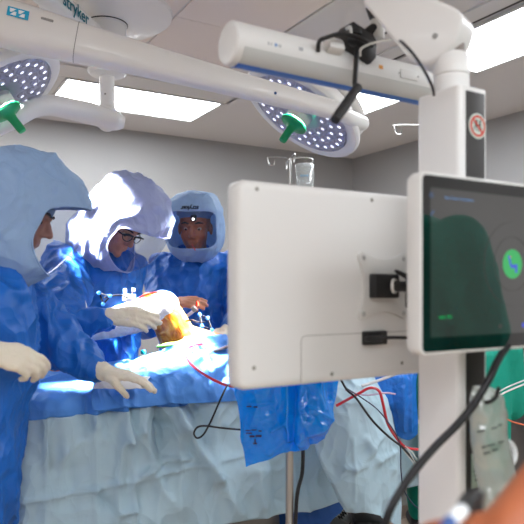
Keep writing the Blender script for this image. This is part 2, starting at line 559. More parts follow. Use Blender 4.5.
# extension arm
d = (E1 - E0).normalized()
sx, sy, sz = frame_from(d)
ex = MB()
ring = lambda c, w_, h_: [c + sx * (w_ * math.copysign(abs(math.cos(a)) ** 0.5, math.cos(a))) + sy * (h_ * math.copysign(abs(math.sin(a)) ** 0.5, math.sin(a))) for a in np.linspace(0, 2 * PI, 25)[:-1]]
ex.loft([ring(E0 + d * 0.02, 0.045, 0.045), ring(E0 + d * 0.3, 0.045, 0.045), ring(E1, 0.055, 0.05), ring(E1 + d * 0.05, 0.045, 0.04)])
ext = ex.build('extension_arm', m_white, s1)
side = sx if sx.dot(V((0, 0, 0)) - E0) > 0 else -sx
side = V((sx.x, sx.y, 0)).normalized()
if side.x < 0: side = -side
# print along the visible side of the extension arm
tz = side
txd = -d if True else d
tyd = tz.cross(txd)
if tyd.z < 0:
    txd = -txd; tyd = tz.cross(txd)
pp = E0 + d * 0.42 + side * 0.0515
MB().text('stryker', 0.082, mtx(pp, txd, tyd, tz), bold=0.001).build('lettering', m_teal_ink, ext, smooth=False)
# pivot post between extension arm and boom
MB().lathe([(0, 2.61), (0.05, 2.615), (0.058, 2.605), (0.058, 2.34), (0, 2.34)], T((E1.x, E1.y, 0)), 32).build('pivot_post', m_white, s1)
# boom: rounded-rectangular tapered beam
def boom_ring(c, w_, h_, bx, by, p=0.62):
    return [c + bx * (w_ * math.copysign(abs(math.cos(a)) ** p, math.cos(a))) + by * (h_ * math.copysign(abs(math.sin(a)) ** p, math.sin(a))) for a in np.linspace(0, 2 * PI, 33)[:-1]]
bd = (B1 - B0).normalized(); bx, by, _ = frame_from(bd)
bl = (B1 - B0).length
def Bp(t_, dz=0): return B0 + bd * (bl * t_) + V((0, 0, dz))
bm1 = MB().loft([boom_ring(Bp(-0.06), 0.03, 0.03, bx, by), boom_ring(Bp(-0.05), 0.06, 0.065, bx, by), boom_ring(Bp(0.0), 0.075, 0.087, bx, by), boom_ring(Bp(0.2), 0.07, 0.083, bx, by), boom_ring(Bp(0.3), 0.062, 0.072, bx, by), boom_ring(Bp(0.5), 0.052, 0.058, bx, by), boom_ring(Bp(0.75), 0.042, 0.046, bx, by),
                 boom_ring(Bp(0.96), 0.036, 0.038, bx, by), boom_ring(Bp(1.0), 0.036, 0.038, bx, by), boom_ring(Bp(1.012), 0.025, 0.027, bx, by)])
boom = bm1.build('boom_arm', m_white, s1)
# seam ring, blue sticker, slot, cap
c = Bp(0.305)
MB().loft([boom_ring(c, 0.0625, 0.0727, bx, by), boom_ring(c + bd * 0.003, 0.0625, 0.0727, bx, by)], caps=False).build('seam', m_grey, boom)
def on_boom(t_, rise, size, mm, nm, txt=None):
    c0 = Bp(t_)
    nn = (V((0, 0, EYE)) - c0); nn = (nn - bd * nn.dot(bd)).normalized()
    up_ = nn.cross(bd); up_ = up_ if up_.z > 0 else -up_
    return c0, nn, up_
c0, nn, up_ = on_boom(0.195, 0, 0, None, '')
cyan = mat('cyan_sticker', (20, 170, 215), 0.4)
wht = mat('white_print', (240, 245, 248), 0.5)
# boom front surface point along a given direction (superellipse)
def surf(t_, up_amt, extra=0.001):
    c0 = Bp(t_)
    w_ = np.interp(t_, [0, .2, .3, .5, .75, .96], [.075, .07, .062, .052, .042, .036])
    h_ = np.interp(t_, [0, .2, .3, .5, .75, .96], [.087, .083, .072, .058, .046, .038])
    fx = -bx if bx.y > 0 else bx
    fy = by if by.z > 0 else -by
    sn = up_amt
    cs = math.sqrt(1 - (abs(sn) ** (1 / .62)) ** 2) ** .62
    return c0 + fx * (w_ * cs + extra) + fy * (h_ * sn), fx, fy
a_, fx, fy = surf(0.176, 0.28)
tx_ = bd if bd.cross(fy).dot(fx) > 0 else bd
st = MB()
st.box((0, 0, 0), (0.075, 0.034, 0.002), mtx(a_ + fx * 0.003, bd, fy, fx), 0.0008)
stk = st.build('sticker', cyan, boom)
st = MB()
for i_, q in enumerate((-0.018, 0.012)):
    st.add([(q - .012, .012, .0013), (q + .010, .012, .0013), (q - .004, -.002, .0013), (q - .010, -.002, .0013)], [(0, 1, 2, 3)], mtx(a_ + fx * 0.003, bd, fy, fx))
    st.add([(q + .012, -.012, .0013), (q - .008, -.012, .0013), (q + .004, .0015, .0013), (q + .012, .0015, .0013)], [(0, 1, 2, 3)], mtx(a_ + fx * 0.003, bd, fy, fx))
st.build('emblem', wht, stk, smooth=False)
a_, fx, fy = surf(0.238, 0.40)
MB().box((0, 0, 0), (0.045, 0.010, 0.006), mtx(a_ - fx * 0.001, bd, fy, fx), 0.003).build('slot', m_grey, boom)
a_, fx, fy = surf(0.80, -0.2)
MB().lathe([(0, 0.002), (0.005, 0.002), (0.006, 0), (0.006, -0.003)], mtx(a_, bd, fy, fx), 14).build('blue_button', mat('blue_button', (30, 80, 130), 0.4), boom)
# elbow and yoke to the lamp head
x1, y1, z1 = M1.col[0].xyz, M1.col[1].xyz, M1.col[2].xyz
def rimpt(px_, py_, off=-0.03, rad=0.345):
    g = V((px_, 0, -py_)); q = x1 * g.dot(x1) + y1 * g.dot(y1); q.normalize()
    return C1 + q * rad + z1 * off
ya = []
for a in np.linspace(-70, 75, 15):
    g = Matrix.Rotation(math.radians(a), 3, z1) @ (x1 * V((0.8, 0, -0.1)).dot(x1) + y1 * V((0.8, 0, -0.1)).dot(y1)).normalized()
    ya.append(C1 + g * 0.27 - z1 * 0.08)
MB().tube(catmull(ya, 3), 0.024, 14, flat=0.7).build('yoke', m_white, s1)
mid = ya[7]
MB().tube(catmull([B1 - bd * 0.02, B1 + V((0.012, 0.02, -0.01)), mid + V((0.005, -0.03, 0.01)), mid], 6), [0.034, 0.034, 0.028], 18).build('elbow_joint', m_white, s1)
bk = C1 - z1 * 0.12
MB().tube(catmull([ya[1], ya[1] - z1 * 0.07, C1 - z1 * 0.15 + (ya[1] - C1) * 0.45, bk], 6), [0.024, 0.026, 0.03], 14).build('support_strut', m_white, s1)

# ---- lamp 2: short drop tube, bent arm, lamp at the picture edge
C2 = W(-4, 98, 2.7)
n2 = (KNEE - C2).normalized()
s2 = thing('surgical_lamp', 'surgical lamp with green handle on a drop tube and bent arm, above the nearest surgeon', 'surgical lamp', C2)
h2, M2 = lamp_head(s2, C2, n2, R=0.32)
MB().lathe([(0, 2.44), (0.098, 2.44), (0.10, 2.425), (0.088, 2.41), (0.05, 2.40), (0, 2.40)], T((HUB.x, HUB.y, 0)), 40).build('bearing_disc', m_white, s2)
MB().lathe([(0, 2.41), (0.039, 2.41), (0.039, 2.24), (0.043, 2.235), (0.043, 2.20), (0, 2.20)], T((HUB.x, HUB.y, 0)), 32).build('drop_tube', m_white, s2)
MB().lathe([(0, 2.60), (0.004, 2.60), (0.004, 2.597), (0, 2.597)], mtx(V((HUB.x, HUB.y - 0.039, 2.30)), V((1, 0, 0)), V((0, 0, 1)), V((0, -1, 0))) @ T((0, 0, -2.599)), 8).build('screw', m_black, s2)
arm = [V((HUB.x + 0.085, HUB.y + 0.02, 2.165)), V((HUB.x + 0.04, HUB.y, 2.172)), W(90, 113.5, 3.22), W(70, 109, 3.12), W(48, 105, 3.0), W(30, 108, 2.92), W(8, 120, 2.84), W(-25, 134, 2.8), W(-60, 140, 2.75)]
MB().tube(catmull(arm, 6), [0.03, 0.052, 0.055, 0.052, 0.050, 0.05, 0.05, 0.045, 0.04], 20).build('bent_arm', m_white, s2)
MB().cap(V((HUB.x, HUB.y, 2.215)), V((HUB.x, HUB.y, 2.17)), 0.05, 0.055, 20).build('elbow_joint', m_white, s2)
x2, y2, z2 = M2.col[0].xyz, M2.col[1].xyz, M2.col[2].xyz
g = (x2 * V((-0.8, 0, -0.6)).dot(x2) + y2 * V((-0.8, 0, -0.6)).dot(y2)).normalized()
MB().tube(catmull([W(-60, 140, 2.75), C2 + g * 0.38 - z2 * 0.05, C2 + g * 0.33 - z2 * 0.03], 5), 0.03, 14).build('yoke', m_white, s2)
# ================================================================== equipment column, screens, tracking camera
E = V((0.857, 0.515, 0)).normalized()       # direction the screens and column run along (to the right, away)
F = V((0.515, -0.857, 0)).normalized()      # their front normal
UP = V((0, 0, 1))
m_shell = mat('monitor_shell', (216, 215, 212), 0.38, coat=0.1)
m_shelled = mat('column_side', (205, 212, 204), 0.4)
m_glassblk = mat('screen_bezel_glass', (12, 12, 13), 0.05, ior=2.1, coat=0.0)
m_rub = mat('rubber_cable', (24, 24, 28), 0.4)

def rrect(w_, h_, r, n=6, cx=0, cy=0):
    out = []
    for sx_, sy_, a0 in ((1, 1, 0), (-1, 1, PI / 2), (-1, -1, PI), (1, -1, 3 * PI / 2)):
        for i in range(n + 1):
            a = a0 + (PI / 2) * i / n
            out.append((cx + sx_ * (w_ / 2 - r) + r * math.cos(a), cy + sy_ * (h_ / 2 - r) + r * math.sin(a)))
    return out

# ---- white column on a wheeled base
cc = V((0.42, 1.35, 0))                     # nearest vertical edge
L1, L2 = 0.125, 0.092
ctr = cc - F * (L1 / 2) + E * (L2 / 2)
# corner faces: one face looks along -E (towards the left), the other along F
CM = mtx(V((ctr.x, ctr.y, 0)), E, -F, UP)
tc_ = thing('equipment_column', 'tall white equipment column with black cable channel, jointed head and no-pushing sticker', 'equipment column', (ctr.x, ctr.y, 0))
TOPZ = EYE + 205 / FPX * 1.35
body = MB().prism(rrect(L2, L1, 0.012, 4), 0.10, TOPZ, CM, 0.006, 3).build('post', m_white2, tc_)
MB().box((0.004, -L1 / 2 - 0.0005, (0.12 + TOPZ - 0.012) / 2), (0.058, 0.004, TOPZ - 0.012 - 0.12), CM, 0.001).build('cable_channel', mat('channel_black', (44, 42, 41), 0.5), tc_)
# base
bs = MB().prism(rrect(0.62, 0.62, 0.12, 6), 0.09, 0.15, CM, 0.02, 3).build('base', m_white2, tc_)
for sx_ in (-1, 1):
    for sy_ in (-1, 1):
        p = CM @ V((sx_ * 0.25, sy_ * 0.25, 0.045))
        wmb = MB().lathe([(0, -.014), (0.035, -.014), (0.045, -0.009), (0.045, 0.009), (0.035, .014), (0, .014)], mtx(p, UP, F, E), 24)
        wmb.box((p.x, p.y, 0.08), (0.03, 0.03, 0.03))
        wmb.build('caster', m_black, tc_)
# sticker
scx = CM @ V((0.008, -L1 / 2 - 0.003, EYE + 163 / FPX * 1.365))
SMx = mtx(scx, E, UP, E.cross(UP))
if E.cross(UP).dot(F) < 0:
    SMx = mtx(scx, -E, UP, F)
def disc(r, z, n=36): return [(r, z), (0, z)]
stick = MB().lathe([(0.0, 0), (0.0275, 0), (0.0275, 0.001), (0, 0.001)], SMx, 40).build('sticker', mat('sticker_paper', (205, 218, 208), 0.5), tc_)
m_red = mat('red_print', (205, 60, 45), 0.5)
rg = MB().lathe([(0.0185, 0.0012), (0.0235, 0.0012), (0.0235, 0.0018), (0.0185, 0.0018)], SMx, 36)
rg.box((0, 0, 0.0018), (0.042, 0.0045, 0.0006), SMx @ rotz(-PI / 4))
rg.build('prohibition_ring', m_red, stick, smooth=False)
fg = MB()
for ox, lean in ((-0.006, 0.25), (0.007, 0.0)):
    G = SMx @ T((ox, 0, 0.0014)) @ rotz(-lean)
    fg.lathe([(0.0, 0), (0.0026, 0), (0.0026, 0.0004), (0, 0.0004)], G @ T((0, 0.0115, 0)), 12)
    fg.box((0, 0.004, 0), (0.0045, 0.011, 0.0004), G)
    fg.box((-0.002, -0.006, 0), (0.0022, 0.011, 0.0004), G @ rotz(-0.25)); fg.box((0.002, -0.006, 0), (0.0022, 0.011, 0.0004), G @ rotz(0.3))
    fg.box((-0.004, 0.005, 0), (0.008, 0.002, 0.0004), G @ rotz(0.3))
fg.build('figure_pictogram', mat('print_black', (40, 42, 44), 0.6), stick, smooth=False)
# neck
nk = V((ctr.x, ctr.y, 0)) + E * 0.0 + V((-0.0, 0, 0))
MB().lathe([(0, TOPZ - 0.01), (0.039, TOPZ - 0.01), (0.039, TOPZ + 0.034), (0.0375, TOPZ + 0.036), (0.0375, TOPZ + 0.038), (0.040, TOPZ + 0.040), (0.040, TOPZ + 0.078), (0.033, TOPZ + 0.088), (0, TOPZ + 0.088)], T(nk), 40).build('neck', m_white2, tc_)
# jointed head: flat-sided arm housing, outline in its own plane (x along E, y up)
HM = mtx(nk - F * 0.0, E, UP, F)
dH = 1.36
def hp(px_, py_):      # pixel to (along, up) in the plane through the neck axis shifted towards the viewer
    o = nk + F * 0.045
    r = V(((px_ - 262) / FPX, 1, -(py_ - HOR) / FPX))
    t_ = (o - V((0, 0, EYE))).dot(F) / r.dot(F)
    q = V((0, 0, EYE)) + r * t_ - o
    return (q.dot(E), q.z + EYE * 0 + 0)
def plane_pt(px_, py_, o):
    r = V(((px_ - 262) / FPX, 1, -(py_ - HOR) / FPX)); e_ = V((0, 0, EYE))
    return e_ + r * ((o - e_).dot(F) / r.dot(F))
GN = V((-0.6, -0.8, 0)); GE = V((0.8, -0.6, 0))
oo = nk + GN * 0.042
def gp(px_, py_, o=oo, n_=GN):
    r = V(((px_ - 262) / FPX, 1, -(py_ - HOR) / FPX)); e_ = V((0, 0, EYE))
    return e_ + r * ((o - e_).dot(n_) / r.dot(n_))
pix = [(372, -60), (362, -20), (363, 3), (369, 11), (404, 54), (411, 60), (421, 64), (432, 62), (446, 53), (456, 40), (461, 26), (461, 14), (452, 6), (420, -10), (400, -30), (400, -60)]
OM = mtx(V((oo.x, oo.y, 0)), GE, UP, GE.cross(UP))
outl = [((gp(a, b) - oo).dot(GE), gp(a, b).z) for a, b in pix]
sm = catmull([V((a, b, 0)) for a, b in outl], 3)
hd = MB().prism([(p.x, p.y) for p in sm], -0.085, 0.0, OM, 0.010, 4).build('arm_housing', m_white2, tc_, ang=50)
tp0 = gp(386, -58) - GN * 0.045
MB().tube([tp0 - V((0, 0, 0.04)), V((tp0.x, tp0.y, CEIL - 0.03))], 0.045, 28).build('drop_tube', m_white2, tc_)
MB().lathe([(0, CEIL), (0.16, CEIL), (0.155, CEIL - 0.03), (0.05, CEIL - 0.05), (0, CEIL - 0.05)], T((tp0.x, tp0.y, 0)), 40).build('ceiling_flange', m_white2, tc_)
pz = gp(435, 36)
MB().lathe([(0, 0.0025), (0.006, 0.0025), (0.0065, 0.0), (0.0065, -0.004)], mtx(pz, GE, UP, GE.cross(UP)), 16).build('bolt', m_grey, hd)
MB().lathe([(0, TOPZ + .08), (0.029, TOPZ + .08), (0.029, TOPZ + .12), (0, TOPZ + .12)], T(nk), 32).build('neck_bearing', mat('bearing_brown', (128, 116, 110), 0.5), tc_)
# labels low on the column
lp = CM @ V((0.006, -L1 / 2 - 0.0045, EYE - 183 / FPX * 1.365))
LM = mtx(lp, E, UP, F)
lab = MB().box((0, 0, 0), (0.036, 0.075, 0.0012), LM, 0.0004).build('label', mat('label_green', (176, 196, 182), 0.5), tc_)
lt = MB()
for i_ in range(6):
    lt.box((0, 0.027 - i_ * 0.0095, 0.0008), (0.024 - (i_ % 3) * 0.004, 0.0028, 0.0003), LM)
lt.build('print', mat('print_black', 0), lab, smooth=False)

# ---- large monitor seen from behind
MO = W(238.5, 288, 1.285)                        # left edge, back face
mw, mh = 0.72, 0.432
def Mm(a, z, o=0): return V((MO.x, MO.y, 0)) + E * a + UP * (z) + F * o
mz = EYE + 0.0065
mon = thing('monitor', 'large white monitor seen from behind with X-shaped mounting plate', 'monitor', Mm(mw / 2, mz - mh / 2, -0.02))
MMx = mtx(Mm(mw / 2, mz), E, UP, F)
sh = MB()
prof = [(0.0, -0.048), (0.0, -0.010), (0.004, -0.004), (0.010, -0.0015), (0.020, 0.0), (0.05, 0.0)]
rings = []
for ins, z in [(0.012, -0.052), (0.002, -0.050), (0.0, -0.046), (0.0, -0.012), (0.0025, -0.005), (0.008, -0.001), (0.018, 0.0)]:
    rings.append([MMx @ V((x, y, z)) for x, y in rrect(mw - 2 * ins, mh - 2 * ins, max(0.02 - ins * 0.5, 0.006), 6)])
back = MB().loft(rings).build('back_shell', m_shell, mon, ang=40)
MB().prism(rrect(mw - 0.03, mh - 0.03, 0.012, 4), -0.0535, -0.0515, MMx).build('display_glass', m_glassblk, mon, smooth=False)
# groove (lower access cover) : thin rim lines slightly raised
def mpx(px_, py_):
    r = V(((px_ - 262) / FPX, 1, -(py_ - HOR) / FPX)); e_ = V((0, 0, EYE)); o = Mm(0, 0)
    q = e_ + r * ((o - e_).dot(F) / r.dot(F)); c_ = MMx.inverted() @ q
    return c_
ga = mpx(301, 336); gb = mpx(301, 389); 
gl = [V((mw / 2 - 0.02, ga.y, 0.0003)), V((ga.x + 0.012, ga.y, 0.0003)), V((ga.x + 0.003, ga.y - 0.003, 0.0003)), V((ga.x, ga.y - 0.012, 0.0003)), V((ga.x, -mh / 2 + 0.006, 0.0003))]
MB().tube([MMx @ p for p in gl], 0.0009, 6).build('cover_seam', mat('seam_grey', (150, 148, 142), 0.6), back)
for (a, b, cl) in ((257, 189, (110, 108, 100)), (372, 200, (150, 148, 140)), (254, 368, (130, 128, 120)), (332, 374, (130, 128, 120)), (402, 363, (130, 128, 120))):
    q = mpx(a, b)
    MB().lathe([(0, 0.0008), (0.0042, 0.0008), (0.0048, 0.0), (0.0048, -0.003)], MMx @ T((q.x, q.y, 0)), 14).build('screw_cap', mat('screw_grey', (140, 138, 130), 0.5), back)
# mounting plate with concave sides
vc = mpx(382, 286); hw = 0.073; hh = 0.077
pl = []
cor = [(1, 1), (-1, 1), (-1, -1), (1, -1)]
for i_ in range(4):
    sx_, sy_ = cor[i_]
    cx_, cy_ = sx_ * hw * 0.86, sy_ * hh * 0.86
    a0 = math.atan2(sy_, sx_)
    for a in np.linspace(-1.0, 1.0, 7):
        pl.append((cx_ + 0.012 * math.cos(a0 + a * 1.3), cy_ + 0.012 * math.sin(a0 + a * 1.3)))
    nx_, ny_ = cor[(i_ + 1) % 4]
    # concave link to the next corner
    p0 = V((pl[-1][0], pl[-1][1], 0)); a1 = math.atan2(ny_, nx_)
    p1 = V((nx_ * hw * 0.86 + 0.012 * math.cos(a1 - 1.3), ny_ * hh * 0.86 + 0.012 * math.sin(a1 - 1.3), 0))
    mid_ = (p0 + p1) / 2 * 0.60
    for t_ in np.linspace(0.1, 0.9, 9):
        q = p0 * (1 - t_) ** 2 + mid_ * 2 * t_ * (1 - t_) + p1 * t_ ** 2
        pl.append((q.x, q.y))
VM = MMx @ T((vc.x, vc.y, 0))
plate = MB().prism(pl, 0.0, 0.008, VM, 0.0015, 2).build('mounting_plate', mat('plate_aluminium', (205, 204, 200), 0.35, metal=0.15), mon)
for sx_, sy_ in cor:
    MB().lathe([(0, 0.0095), (0.0045, 0.0095), (0.006, 0.008), (0.006, 0.007)], VM @ T((sx_ * hw * 0.84, sy_ * hh * 0.84, 0)), 14).build('screw', m_steel, plate)
pv = MB().box((-0.010, 0.0, 0.019), (0.072, 0.056, 0.026), VM, 0.004).build('pivot_block', m_black, mon)
MB().lathe([(0.013, 0.0), (0.017, 0.0), (0.017, 0.006), (0.013, 0.006)], VM @ T((0.004, 0.0, 0.033)) @ Matrix.Rotation(0.5, 4, 'Y'), 24).build('washer', mat('nylon_washer', (215, 215, 212), 0.4), pv)
MB().cap(VM @ V((0.004, 0, 0.030)), VM @ V((0.055, -0.002, 0.05)), 0.012, 0.013).build('pivot_pin', m_black, mon)
MB().cap(VM @ V((0.012, 0.034, 0.035)), VM @ V((0.05, 0.016, 0.048)), 0.0045, 0.008).build('clamp_lever', m_black, mon)
MB().box((0.056, -0.016, 0.046), (0.03, 0.072, 0.03), VM, 0.005).build('arm_knuckle', m_black, mon)
# arm joining the knuckle to the column
ka = VM @ V((0.06, -0.005, 0.046)); kb = V((ctr.x, ctr.y, ka.z)) - E * (L2 / 2 - 0.01)
MB().tube([ka, (ka + kb) / 2, kb], 0.014, 14).build('support_arm', m_black, mon)
plug = mpx(367, 338)
PM = MMx @ T((plug.x, plug.y, 0))
pg = MB().box((0.018, 0, 0.006), (0.068, 0.032, 0.014), PM, 0.003).build('cable_port', m_black, mon)
MB().box((0.008, -0.001, 0.016), (0.05, 0.013, 0.012), PM, 0.003).build('plug', mat('plug_black', (40, 40, 42), 0.35), pg)
MB().tube([PM @ V((0.03, 0, 0.016)), PM @ V((0.06, 0, 0.018)), PM @ V((0.11, -0.002, 0.03))], 0.0042, 10).build('lead', m_black, pg)

# ---- touchscreen in front of the column
SO = W(420, 288, 1.165)
tw, th = 0.56, 0.342
sz_ = EYE + 0.056 - 0.004
SMt = mtx(V((SO.x, SO.y, 0)) + E * (tw / 2) + UP * (EYE + 0.0455), E, UP, F)
ts = thing('touchscreen', 'dark touchscreen in a white casing on the column, green round target on it', 'touchscreen', SMt @ V((0, -th / 2, -0.02)))
rings = []
for ins, z in [(0.03, -0.052), (0.012, -0.046), (0.003, -0.036), (0.0, -0.028), (0.0, -0.003), (0.001, -0.001), (0.004, 0.0)]:
    rings.append([SMt @ V((x, y, z)) for x, y in rrect(tw - 2 * ins, th - 2 * ins, max(0.016 - ins * 0.3, 0.006), 6)])
MB().loft(rings).build('casing', m_shell, ts, ang=40)
gw, gh = tw - 0.012, th - 0.012
MB().prism(rrect(gw, gh, 0.010, 5), -0.0005, 0.0006, SMt).build('bezel_glass', m_glassblk, ts, smooth=False)
# picture area
dw, dh = tw - 0.05, th - 0.062
m_disp = mat('display_picture', (10, 10, 10), 0.05, ior=2.6, emit=((42, 41, 40), 1.0))
m_ui_dim = mat('display_dim_lines', (20, 20, 20), 0.1, emit=((68, 68, 66), 1.0))
m_ui_blue = mat('display_blue_text', (20, 20, 20), 0.1, emit=((95, 130, 175), 1.0))
m_ui_green = mat('display_green', (20, 20, 20), 0.1, emit=((62, 165, 95), 1.0))
m_ui_gtx = mat('display_green_text', (20, 20, 20), 0.1, emit=((0, 150, 75), 1.0))
m_ui_bone = mat('display_violet', (20, 20, 20), 0.1, emit=((70, 85, 200), 1.0))
dsp = MB().prism(rrect(dw, dh, 0.002, 2, 0.001, 0.002), 0.0006, 0.0010, SMt).build('display', m_disp, ts, smooth=False)
def spx(px_, py_, z=0.0012):
    r = V(((px_ - 262) / FPX, 1, -(py_ - HOR) / FPX)); e_ = V((0, 0, EYE)); o = SMt.col[3].xyz
    q = e_ + r * ((o - e_).dot(F) / r.dot(F)); c_ = SMt.inverted() @ q
    return V((c_.x, c_.y, z))
q = spx(512, 264)
g = MB().lathe([(0, 0.0003), (0.030, 0.0003), (0.030, 0.0), (0, 0)], SMt @ T(q), 48)
g.build('target_disc', m_ui_green, dsp, smooth=False)
bn = MB()
bn.box((-0.006, 0.008, 0.0006), (0.005, 0.024, 0.0003), SMt @ T(q) @ rotz(0.35)); bn.box((0.004, -0.005, 0.0006), (0.020, 0.007, 0.0003), SMt @ T(q) @ rotz(0.1)); bn.box((0.011, -0.011, 0.0006), (0.006, 0.014, 0.0003), SMt @ T(q))
bn.build('bone_icon', m_ui_bone, dsp, smooth=False)
MB().lathe([(0, 0.0006), (0.002, 0.0006), (0.002, 0.0003), (0, 0.0003)], SMt @ T(q + V((-0.007, 0.014, 0))), 12).build('pointer_mark', mat('display_orange', (20, 20, 20), .1, emit=((200, 120, 60), 1.0)), dsp, smooth=False)
rgm = MB()
for rr in (0.055, 0.085):
    rgm.lathe([(rr, 0.0001), (rr + 0.0009, 0.0001), (rr + 0.0009, 0.0004), (rr, 0.0004)], SMt @ T(q), 64, a0=PI * 0.5 if rr > .06 else 0, a1=PI * 1.5 if rr > .06 else 2 * PI)
rgm.box((-0.07, 0, 0.0002), (0.07, 0.0006, 0.0002), SMt @ T(q))
rgm.build('range_rings', m_ui_dim, dsp, smooth=False)
q = spx(459, 199)
MB().text('Hip Center Calculation', 0.0085, SMt @ T(q), 0.0001).build('title_text', m_ui_blue, dsp, smooth=False)
q = spx(432, 213)
ic = MB().box((0, 0, 0), (0.0022, 0.012, 0.0003), SMt @ T(q) @ rotz(-0.7)); q2 = spx(431, 195)
ic.lathe([(0.0035, 0), (0.0045, 0), (0.0045, 0.0003), (0.0035, 0.0003)], SMt @ T(q2), 16)
ic.build('tool_icons', mat('display_icon_blue', (20, 20, 20), .1, emit=((70, 105, 150), 1.0)), dsp, smooth=False)
q = spx(445, 317)
MB().text('mako TKA', 0.008, SMt @ T(q), 0.0001, bold=0.0002).build('status_text', m_ui_gtx, dsp, smooth=False)
for (a, b, s_) in ((500, 326, 0.008), (523, 325, 0.009)):
    q = spx(a, b)
    MB().box(q, (s_, s_, 0.0003), SMt, 0).build('button_icon', m_ui_bone if a > 510 else m_ui_dim, dsp, smooth=False)
# bracket to column
MB().box((-0.0, 0, -0.065), (0.10, 0.10, 0.03), SMt @ T((cc - SO).dot(E) * V((1, 0, 0)) + V((-tw / 2 + 0.04, 0, 0))), 0.006).build('bracket', m_grey, ts)

# ---- tracking camera: long white tube with domed ends
TA = W(238, 46, 1.47); 
TA = V((TA.x, TA.y, EYE + 0.564)); TL = 0.70; TR = 0.050
TB = TA + E * TL
tk = thing('tracking_camera', 'white cylindrical infrared tracking camera bar with a blue lower strip', 'tracking camera', (TA + TB) / 2)
TMx = mtx(TA - E * 0.03, F, UP.cross(F) if False else E.cross(F) * 1.0, E)
TMx = mtx(TA - E * 0.03, F, E.cross(F), E)
MB().lathe([(0.0, 0.0), (0.035, 0.0005), (0.045, 0.002), (0.0492, 0.006), (TR, 0.014), (TR, TL + 0.016), (0.0492, TL + 0.024), (0.045, TL + .028), (0, TL + .03)], TMx, 56).build('tube_body', mat('tube_white', (222, 222, 220), 0.35, coat=0.1), tk)
MB().lathe([(0.0498, -0.0), (0.0502, 0.0)], TMx, 8) 
vup = TMx.inverted().to_3x3() @ UP
au = math.atan2(vup.y, vup.x)
sgn = 1
# front grey window band and blue strip below, as shallow shells around the tube
def band(a0, a1, r, z0, z1, name, mm):
    # angles measured from straight up, towards the viewer (F side)
    fa = 0.0
    dirn = 1 if math.sin(0 - au) > 0 else -1
    A0, A1 = au + dirn * math.radians(a0), au + dirn * math.radians(a1)
    if A0 > A1: A0, A1 = A1, A0
    return MB().lathe([(r - 0.0008, z0), (r, z0 + 0.0003), (r, z1), (r - 0.0008, z1)], TMx, 30, a0=A0, a1=A1).build(name, mm, tk, smooth=True)
band(112, 161, TR + 0.0008, 0.022, TL + 0.01, 'front_window', mat('tube_window', (196, 198, 196), 0.25, coat=0.3))
band(161, 204, TR + 0.0008, 0.022, TL + 0.01, 'blue_strip', mat('tube_blue', (66, 112, 190), 0.3))
def tubepx(px_, py_, r=TR + 0.0005):
    ray = V(((px_ - 262) / FPX, 1, -(py_ - HOR) / FPX)); e_ = V((0, 0, EYE))
    best = None
    o = e_ - TA; a = ray - E * ray.dot(E); b = o - E * o.dot(E)
    A_, B_, C_ = a.dot(a), 2 * a.dot(b), b.dot(b) - r * r
    D_ = B_ * B_ - 4 * A_ * C_
    t_ = (-B_ - math.sqrt(max(D_, 0))) / (2 * A_)
    p = e_ + ray * t_
    n_ = (p - TA); n_ = (n_ - E * n_.dot(E)).normalized()
    return p, mtx(p, E, n_.cross(E), n_)
p, Mk = tubepx(276, 45)
lb = MB()
for i_, (ox, wd) in enumerate(((-0.02, .004), (-.012, .003), (0.009, .003), (0.013, .003))):
    lb.box((ox, 0, 0), (wd, 0.007, 0.0004), Mk)
lb.build('print', mat('print_grey', (165, 168, 170), 0.5), tk, smooth=False)
MB().lathe([(0, .0005), (0.0042, 0.0005), (0.0042, 0)], Mk @ T((0, 0, 0)), 20).build('blue_mark', mat('print_blue', (110, 145, 190), 0.5), tk, smooth=False)
p, Mk = tubepx(301, 49); MB().box((0, 0, 0), (0.012, 0.009, 0.0004), Mk).build('print', mat('print_grey', 0), tk, smooth=False)
p, Mk = tubepx(381, 67); MB().box((0, 0, 0), (0.013, 0.010, 0.0008), Mk).build('orange_label', mat('label_orange', (205, 140, 60), 0.5), tk, smooth=False)
p, Mk = tubepx(409, 75); MB().box((0, 0, 0), (0.062, 0.024, 0.004), Mk, 0.0015).build('raised_plate', m_shell, tk)
for a in (399, 418):
    p, Mk = tubepx(a, 73 + (a - 399) * 0.2, TR + 0.003); MB().lathe([(0, .001), (0.0025, 0.001), (0.0025, 0)], Mk, 10).build('screw', m_grey, tk)
# connector block + cable stub
p, Mk = tubepx(331, 50)
MB().box((0.004, 0.004, 0.010), (0.05, 0.034, 0.028), Mk, 0.008).build('saddle', m_shell, tk)

# black articulated bracket holding the tube
br = thing('camera_bracket', 'black jointed bracket with grip handle clamped on top of the tracking camera', 'bracket', W(358, 48, 1.60))
bk0 = W(355, 46, 1.60)
BM = mtx(bk0, E, F.cross(E) * -1 if F.cross(E).z < 0 else F.cross(E), F)
BM = mtx(bk0, E, UP, F)
b1 = MB().prism([(-0.05, -0.012), (-0.042, 0.028), (-0.028, 0.046), (0.035, 0.028), (0.048, 0.012), (0.045, -0.03), (0.03, -0.046), (0.012, -0.04)], -0.03, 0.03, BM, 0.004, 2)
b1.build('clamp_block', m_black, br)
MB().box((-0.028, 0.020, 0.036), (0.034, 0.016, 0.014), BM, 0.004).build('lever_plate', m_black, br)
kn = plane_pt(377, 30, bk0 + F * 0.02)
MB().lathe([(0, -0.024), (0.017, -0.024), (0.019, -0.02), (0.019, 0.02), (0.017, 0.024), (0, 0.024)], mtx(kn, E, F, UP), 28).build('ball_joint', mat('joint_white', (205, 204, 200), 0.4), br)
MB().cap(bk0 + E * 0.02 + UP * 0.02, kn - E * 0.01, 0.017, 0.015).build('joint_arm', m_black, br)
MB().cap(kn + E * 0.0 + UP * 0.015, plane_pt(371, 8, bk0 - F * 0.02), 0.014, 0.014).build('joint_stem', m_black, br)
